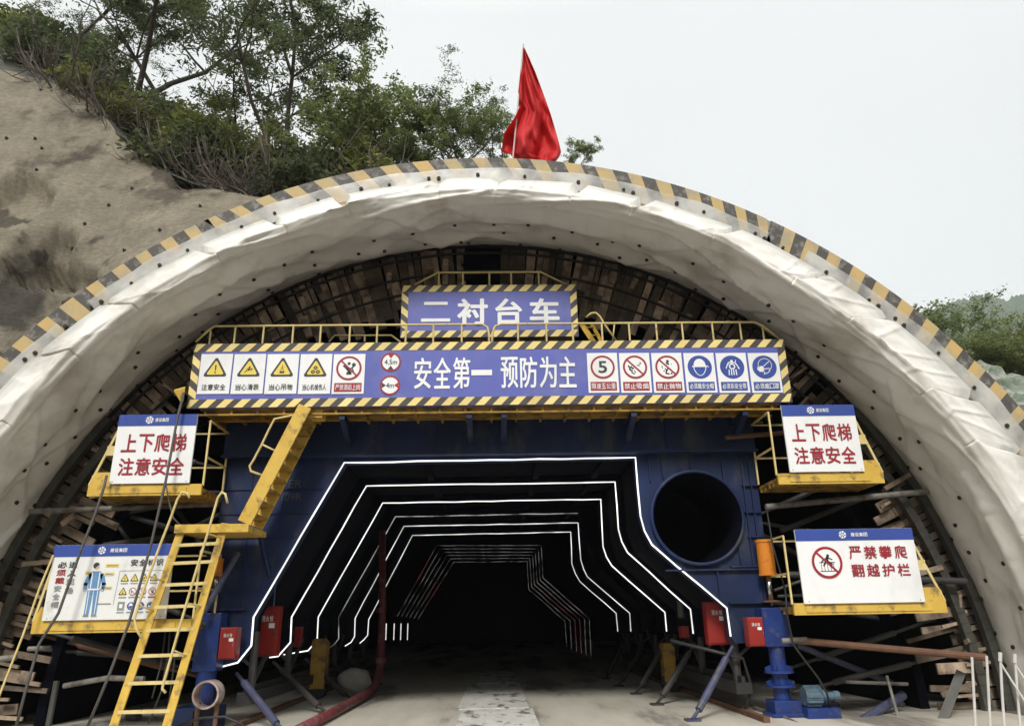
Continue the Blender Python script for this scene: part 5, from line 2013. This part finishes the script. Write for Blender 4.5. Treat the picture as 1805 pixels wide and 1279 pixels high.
# white rods at lower right
rods = [[(1713, 1157), (1716, 1210), (1720, 1288)], [(1739, 1155), (1742, 1210), (1746, 1288)], [(1763, 1153), (1766, 1215), (1771, 1288)], [(1789, 1156), (1793, 1215), (1799, 1288)]]
RL = ['leftmost of four white upright rods at the lower right corner', 'second from the left of four white rods, at the end of the rusty pipe', 'third white rod from the left, forked with a leaning rod', 'rightmost forked white rod at the lower right corner']
for k, pth in enumerate(rods):
    mb = MB()
    mb.tube([P(x, y, 11.2) for x, y in pth]+[Vector((P(*pth[-1], 11.2).x, 11.2, 0))], .018, 8)
    if k > 1:
        x, y = pth[0]
        a = P(x, y+14, 11.2)
        mb.tube([a, Vector((a.x+.30, 11.0, 0))], .014, 8)
        mb.tube([P(x, y-4, 11.2), P(x, y+12, 11.2)], .026, 8)
    obj('rod', mb, M['polewhite'], None, RL[k], 'rod', 'white rods at the lower right corner')
# boulder bag
bmx = bmesh.new()
bmesh.ops.create_icosphere(bmx, subdivisions=4, radius=1)
c = P(626, 1203, 19.0)
q = MB()
for v in bmx.verts:
    p = v.co.copy()
    nn = 1+.18*noise.noise(p*1.3)+.07*noise.noise(p*3.5)
    q.add([(c.x+p.x*.42*nn, 19.0+p.y*.35*nn, max(0, .28+p.z*.33*nn))])
for f_ in bmx.faces:
    q.face([v.index for v in f_.verts])
bmx.free()
obj('boulder', q, M['concrete'], None, 'rounded grey boulder on the floor left of the fire pipe bend', 'boulder', smooth=True)
# steel plates on the floor
for k, (x0, x1, y0, y1, lb_) in enumerate(((-.75, .62, 15.6, 21.6, 'long grey steel plate on the tunnel floor beyond the nearest plate'), (-.66, .68, 9.8, 15.45, 'grey steel plate lying nearest on the floor of the passage'), (-.5, .55, 21.75, 27, 'farthest grey steel plate on the dark passage floor'))):
    q = MB()
    q.box(x0, x1, y0, y1, .004, .028)
    for f in (.33, .66):
        q.box(x0+(x1-x0)*f-.012, x0+(x1-x0)*f+.012, y0+.02, y1-.02, .0285, .036)
    obj('floor_plate', q, M['plate'], None, lb_, 'steel plate', 'steel plates on the floor')
# rock debris at foot of the walls
for k in range(9):
    sd_ = rnd.choice((-1, 1))
    bmx = bmesh.new()
    bmesh.ops.create_icosphere(bmx, subdivisions=2, radius=1)
    s_ = rnd.uniform(.06, .2)
    cx_, cy_ = sd_*rnd.uniform(5.2, 8.6), rnd.uniform(12.6, 16)
    q = MB()
    for v in bmx.verts:
        p = v.co*(1+.35*noise.noise(v.co*1.5+Vector((k*3, 0, 0))))
        q.add([(cx_+p.x*s_, cy_+p.y*s_, max(0, s_*.45+p.z*s_*.7))])
    for f_ in bmx.faces:
        q.face([v.index for v in f_.verts])
    bmx.free()
    obj('stone', q, M['stone'], None, 'loose grey stone on the floor at the %s foot of the arch' % ('left' if sd_ < 0 else 'right'), 'stone', 'loose stones at the %s foot of the arch' % ('left' if sd_ < 0 else 'right'))

# ================================================================== VEGETATION
from mathutils.bvhtree import BVHTree


def world_bvh(names):
    vs, fs = [], []
    for nme in names:
        o = bpy.data.objects[nme]
        k = len(vs)
        vs += [v.co+o.location for v in o.data.vertices]
        fs += [tuple(k+i for i in p.vertices) for p in o.data.polygons]
    return BVHTree.FromPolygons(vs, fs)


HILL = world_bvh(['hill_ground', 'shotcrete_slope', 'right_hill_ground', 'dust_net_slope'])


def on_hill(x, y):
    h = HILL.ray_cast(Vector((x, y, 200)), Vector((0, 0, -1)))
    return h[0].z if h[0] is not None else 0.0


def leafquad(mb, c, size, rg, flat=0.0, aspect=.5):
    d = Vector((rg.gauss(0, 1), rg.gauss(0, 1), rg.gauss(0, .5)))
    d.normalize()
    n_ = Vector((rg.gauss(0, 1), rg.gauss(0, 1), rg.gauss(0, 1)+flat))
    s = d.cross(n_)
    if s.length < 1e-3:
        return
    s.normalize()
    a = d*size
    b = s*size*aspect
    mb.quad(c-a, c+b-a*.1, c+a, c-b-a*.1)


def make_tree(name, seed, h, cw, style, leaf, stems=1, nleaf=7000, lsize=.10, crown_from=.35, skip=.30):
    rg = random.Random(seed)
    root = thing(name, (0, 0, 0), '', 'tree')
    tb, cb = MB(), MB()
    tips = []

    def grow(p, d, L, r, depth):
        n_ = 5
        pts, rr = [p], [r]
        for i in range(n_):
            d = (d+Vector((rg.gauss(0, .16), rg.gauss(0, .16), rg.gauss(0, .1)+(.06 if depth else .0)))).normalized()
            p = p+d*(L/n_)
            pts.append(p)
            rr.append(r*(1-.62*(i+1)/n_))
        tb.tube(pts, rr, 6 if depth < 2 else 4, caps=False)
        if depth >= 1:
            for q_ in pts[2:]:
                tips.append((q_, L*.30 if depth > 1 else L*.2))
        if depth < 3:
            nb_ = rg.choice((2, 3)) if depth else rg.choice((5, 6, 7))
            for k in range(nb_):
                i = rg.randint(2, n_) if depth else rg.randint(2, n_)
                if depth == 0 and pts[i].z < h*crown_from*.55:
                    i = n_-1
                az = rg.uniform(0, 6.283)
                sp = .95 if style == 'spread' else .85
                dd = (d*.6+Vector((math.cos(az)*sp, math.sin(az)*sp, .25 if style == 'spread' else .45))).normalized()
                grow(pts[i], dd, L*rg.uniform(.42, .62)*(1.1 if depth else .8), rr[i]*.62, depth+1)
    for s in range(stems):
        az = rg.uniform(0, 6.28)
        lean = .12 if stems == 1 else .3
        grow(Vector((rg.uniform(-.2, .2), rg.uniform(-.2, .2), -.3)), Vector((math.cos(az)*lean, math.sin(az)*lean, 1)).normalized(), h*.72, h*.0095+.014, 0)
    per = max(4, nleaf//max(1, len(tips)))
    for (q_, rad_) in tips:
        if rg.random() < skip:
            continue
        tone_c = rg.random()
        rx = max(.22, rad_*.8)*rg.uniform(.7, 1.3)
        for k in range(int(per*rg.uniform(.5, 1.5))):
            cb.tone = min(1, max(0, tone_c*.6+rg.random()*.4))
            if style == 'spread':
                c = q_+Vector((rg.gauss(0, rx*.62), rg.gauss(0, rx*.62), rg.gauss(0, rx*.2)-.05))
                leafquad(cb, c, lsize*rg.uniform(.6, 1.2), rg, 1.2, .28)
            else:
                c = q_+Vector((rg.gauss(0, rx*.5), rg.gauss(0, rx*.5), rg.gauss(0, rx*.42)))
                leafquad(cb, c, lsize*rg.uniform(.6, 1.3), rg, .5, .5)
    # normalise to height h
    zz = max(v[2] for v in cb.v)
    k = h/zz
    for b_ in (tb, cb):
        b_.v = [(x*k*cw, y*k*cw, z*k) for x, y, z in b_.v]
    obj('trunk', tb, M['bark'], root, smooth=True)
    obj('crown', cb, leaf, root)
    root['height'] = h
    return root


def make_shrub(name, seed, leaf, n_=2600, twigs=10, lsize=.085):
    rg = random.Random(seed)
    root = thing(name, (0, 0, 0), '', 'shrub')
    tb, cb = MB(), MB()
    cl = []
    for k in range(twigs):
        az, el = rg.uniform(0, 6.28), rg.uniform(.45, 1.4)
        d = Vector((math.cos(az)*math.cos(el), math.sin(az)*math.cos(el), math.sin(el)))
        L = rg.uniform(.7, 1.25)
        pts = [Vector((0, 0, -.2))]
        for i in range(4):
            pts.append(pts[-1]+(d+Vector((rg.gauss(0, .15), rg.gauss(0, .15), rg.gauss(0, .12))))*L/4)
        tb.tube(pts, [.03, .024, .018, .012, .006], 4, caps=False)
        cl += [(p, rg.uniform(.22, .4)) for p in pts[2:]]
    for k in range(n_):
        p, r_ = rg.choice(cl)
        cb.tone = min(1, max(0, (hash((round(p.x, 2), round(p.z, 2))) % 100)/100*.6+rg.random()*.4))
        leafquad(cb, p+Vector((rg.gauss(0, r_*.6), rg.gauss(0, r_*.6), rg.gauss(0, r_*.5))), lsize*rg.uniform(.6, 1.3), rg, .4, .45)
    obj('stem', tb, M['bark'], root)
    obj('foliage', cb, leaf, root)
    return root


def make_twigs(name, seed):
    rg = random.Random(seed)
    root = thing(name, (0, 0, 0), '', 'shrub')
    for j in range(7):
        tb = MB()
        for k in range(2):
            az, el = rg.uniform(0, 6.28), rg.uniform(.2, 1.2)
            d = Vector((math.cos(az)*math.cos(el), math.sin(az)*math.cos(el), math.sin(el)))
            L = rg.uniform(.8, 1.9)
            pts = [Vector((rg.uniform(-.3, .3), rg.uniform(-.3, .3), -.15))]
            for i in range(6):
                d = (d+Vector((rg.gauss(0, .2), rg.gauss(0, .2), rg.gauss(0, .18)))).normalized()
                pts.append(pts[-1]+d*L/6)
            tb.tube(pts, [.022, .02, .017, .014, .011, .008, .005], 5, caps=False)
            for m_ in (2, 3, 4):
                e2 = (d+Vector((rg.gauss(0, .6), rg.gauss(0, .6), rg.gauss(0, .4)))).normalized()
                tb.tube([pts[m_], pts[m_]+e2*.25, pts[m_]+e2*.5+Vector((0, 0, .06))], [.01, .007, .004], 4, caps=False)
        obj('branch', tb, M['twig'], root)
    return root


T = {
    'feather': make_tree('feathery_tree', 4, 7.5, 1.0, 'spread', M['leaf_dark'], 1, 7500, .10, .5, .24),
    'feather2': make_tree('feathery_tree', 17, 7.0, 1.1, 'spread', M['leaf_dark'], 2, 7500, .095, .5, .24),
    'bushy': make_tree('leafy_tree', 8, 5.0, 1.25, 'round', M['leaf_mid'], 3, 8500, .07, .2),
    'bushy2': make_tree('leafy_tree', 33, 5.0, 1.5, 'round', M['leaf_mid'], 2, 8000, .07, .2),
    'thin': make_tree('slender_tree', 25, 6.0, .85, 'spread', M['leaf_dark'], 1, 4200, .10, .6),
    'olive': make_tree('leafy_tree', 41, 5.0, 1.3, 'round', M['leaf_olive'], 3, 8000, .07, .2),
}
USED = set()


def plant(proto, px, Y, py_top, label, wide=1.0, group='trees on the hill above the portal', rz=None, x=None, cat='tree'):
    p = P(px, 300, Y)
    xx = p.x if x is None else x
    z = on_hill(xx, Y)-.05
    ztop = P(px, py_top, Y).z
    src_ = T[proto]
    sc = max(.25, (ztop-z)/src_['height'])
    rz = rnd.uniform(0, 6.28) if rz is None else rz
    if proto not in USED:
        USED.add(proto)
        src_.location = (xx, Y, z)
        src_.rotation_euler = (0, 0, rz)
        src_.scale = (sc*wide, sc*wide, sc)
        src_['label'] = label
        src_['group'] = group
        return src_
    return dup(src_, (xx, Y, z), rz, (sc*wide, sc*wide, sc), label, group)


plant('feather', 60, 23.5, -130, 'tall dark feathery tree nearest the top left corner')
plant('feather2', 190, 22.5, -110, 'tall dark feathery tree with crossing stems above the bare slope top')
plant('feather', 285, 23.5, -70, 'tall feathery tree whose crown fills the upper edge left of the sky gap')
plant('thin', 395, 23.0, 10, 'slender tree with thin bare stems against the sky gap')
plant('feather', 490, 24.0, -60, 'feathery tree with sparse branches reaching the upper edge, right of the sky gap', .9)
plant('feather2', 520, 21.5, 55, 'dark feathery tree standing left of the pale green leafy tree')
plant('feather2', 120, 27.0, -20, 'feathery tree farther back on the hill behind the top left trees')
plant('bushy', 565, 20.0, 128, 'broad pale green leafy tree, the widest one left of the flag')
plant('olive', 455, 20.0, 190, 'yellowish olive leafy tree low on the slope over the arch')
plant('bushy2', 625, 21.0, 155, 'leafy tree between the broadest crown and the tall crown with a bare trunk')
plant('bushy2', 690, 20.5, 110, 'tall leafy tree with a visible bare trunk, highest between broad tree and flag')
plant('bushy', 765, 21.0, 165, 'leafy tree standing just right of the one with a bare trunk')
plant('bushy2', 825, 21.5, 182, 'grey green leafy tree second to the left of the flag')
plant('bushy', 878, 21.5, 208, 'small leafy tree directly left of the flag')
plant('feather2', 735, 23.0, 185, 'dark loose tree filling the gap behind the bare trunk tree', 1.2)
plant('feather2', 805, 23.0, 205, 'dark loose tree between the two grey green trees near the flag', 1.3)
plant('bushy', 650, 23.5, 195, 'loose tree behind the leafy trees over the left shoulder of the arch', 1.3)
plant('olive', 350, 21.5, 150, 'olive leafy tree below the slender bare stems', 1.1)
plant('olive', 25, 23.5, 45, 'olive bush-like tree at the left edge above the bare slope', 1.1)
plant('bushy', 110, 24.5, 60, 'mid green leafy tree behind the stems near the top left', 1.3)
plant('bushy2', 1003, 20.5, 250, 'tiny leafy tree top peeping over the arch right of the flag')
RG = 'trees on the right hill beyond the arch'
right_t = [(1592, 40, 508, 'bushy', 'dark leafy tree touching the striped arch edge at right', 1.0), (1630, 41, 540, 'bushy2', 'rounded tree next to the arch edge on the right hill', 1.1), (1668, 42, 543, 'bushy', 'broad tree left of the highest tree in the right hand hill row', 1.0),
           (1716, 42, 590, 'bushy2', 'narrow tree in the middle of the right hill row', .8), (1752, 43, 582, 'bushy2', 'mid green tree left of the frame edge on the right hill', 1.2), (1796, 42, 556, 'olive', 'pale green tree at the right frame edge above the dust net', .9),
           (1648, 37, 585, 'bushy', 'low dark tree just above the dust net nearest the arch', 1.6), (1700, 36.5, 590, 'olive', 'low olive tree above the middle of the dust net', 1.6), (1748, 36.5, 592, 'bushy2', 'low green tree above the dust net, second from frame edge', 1.7), (1796, 36, 588, 'bushy', 'low dense tree above the dust net at the frame edge', 1.7), (1850, 39, 560, 'bushy', 'tree just outside the right frame edge on the hill', 1.4)]
for px, Y, top, pr_, lb_, wd2 in right_t:
    if px < 1830:
        plant(pr_, px, Y, top, lb_, wd2, RG)
bpy.context.view_layer.update()
for o in list(bpy.data.objects):
    if o.get('group') == RG and o.parent is None:
        want = next(tp for (px, Y, tp, pr_, lb_, w_) in right_t if lb_ == o['label'])
        crown = next(c for c in o.children if c.name.startswith('crown'))
        for it in range(4):          # crowns lean: trim each tree to the height it has among its neighbours
            bpy.context.view_layer.update()
            mw = crown.matrix_world
            tops = []
            for n_ in range(0, len(crown.data.vertices), 9):
                p = mw @ crown.data.vertices[n_].co - Vector((0, 0, EYE))
                tops.append(CYP-F_PX*p.dot(cam_u)/p.dot(fwd))
            tops.sort()
            got = tops[len(tops)//100]
            base_y = want+95
            if got < want-4:
                f_ = max(.5, (base_y-want)/(base_y-got))
                o.scale = (o.scale[0]*(.5+.5*f_), o.scale[1]*(.5+.5*f_), o.scale[2]*f_)
S = {'dark': make_shrub('shrub', 2, M['leaf_dark'], 3000), 'mid': make_shrub('shrub', 6, M['leaf_mid'], 2800), 'olive': make_shrub('shrub', 9, M['leaf_olive'], 2800), 'twig': make_twigs('bare_shrub', 5)}
SLAB = {'dark': 'dark green shrub crowded along the top of the bare slope', 'mid': 'mid green shrub crowded along the top of the bare slope', 'olive': 'olive green shrub crowded along the top of the bare slope', 'twig': 'tangle of bare grey branches along the top of the bare slope'}
spots = []
rg_ = random.Random(77)
line = [(0, 112), (50, 125), (100, 143), (140, 165), (180, 195), (215, 235), (250, 262), (290, 285), (330, 305), (380, 320), (430, 335), (490, 335), (550, 325), (610, 315), (680, 305)]
for i in range(74):
    u = rg_.uniform(0, len(line)-1.01)
    k = int(u)
    px = line[k][0]+(line[k+1][0]-line[k][0])*(u-k)
    py = line[k][1]+(line[k+1][1]-line[k][1])*(u-k)
    kind = rg_.choices(('dark', 'mid', 'olive', 'twig'), (.46, .16, .14, .24))[0]
    back_ = rg_.uniform(.1, 1.6) if kind == 'twig' else rg_.uniform(.8, 5.0)
    Yc = 21-2.8*min(1, px/520)
    spots.append((px+rg_.uniform(-12, 12), Yc+back_, kind, rg_.uniform(.8, 1.5)))
for kx, (px, Y, kind, sc) in enumerate(spots):
    x = P(px, 250, Y).x
    z = on_hill(x, Y)-.1
    if kind == 'twig':
        sc *= 1.15
    if 's'+kind not in USED:
        USED.add('s'+kind)
        o = S[kind]
        o.location = (x, Y, z)
        o.scale = (sc*1.2, sc*1.2, sc)
        o['label'] = SLAB[kind]
        o['group'] = kind+' shrubs on the slope top' if kind != 'twig' else 'bare tangles on the slope top'
    else:
        dup(S[kind], (x, Y, z), rg_.uniform(0, 6.28), (sc*1.2, sc*1.2, sc))
# rock bolts in the shotcrete
for (px, py) in ((62, 245), (12, 244), (74, 262), (65, 300), (233, 333), (192, 362), (282, 406), (353, 364), (128, 438), (220, 442), (90, 512), (150, 395)):
    d = ray(px, py)
    h = HILL.ray_cast(Vector((0, 0, EYE)), d.normalized())
    if h[0] is None:
        continue
    q = MB()
    n_ = h[1] if h[1].y < 0 else -h[1]
    q.tube([h[0]-n_*.05, h[0]+n_*.03], (.05), 8)
    q.tube([h[0]+n_*.03, h[0]+n_*.07], .025, 6)
    obj('rock_bolt', q, M['nail'], None, 'dark rock bolt head in the tan sprayed slope at left', 'rock bolt', 'rock bolts in the sprayed slope')

# ================================================================== AIR
hz = MB()
hz.box(-1050, 1050, -1040, 1040, -4, 440)
ho = obj('haze', hz, [], kind='stuff', origin=(0, 0, 0))
hm = bpy.data.materials.new('haze_air')
hm.use_nodes = True
t = hm.node_tree
for n in list(t.nodes):
    if n.type != 'OUTPUT_MATERIAL':
        t.nodes.remove(n)
pv = t.nodes.new('ShaderNodeVolumePrincipled')
pv.inputs['Color'].default_value = (.86, .90, .93, 1)
pv.inputs['Density'].default_value = .0003
t.links.new(pv.outputs[0], t.nodes['Material Output'].inputs['Volume'])
ho.data.materials.append(hm)
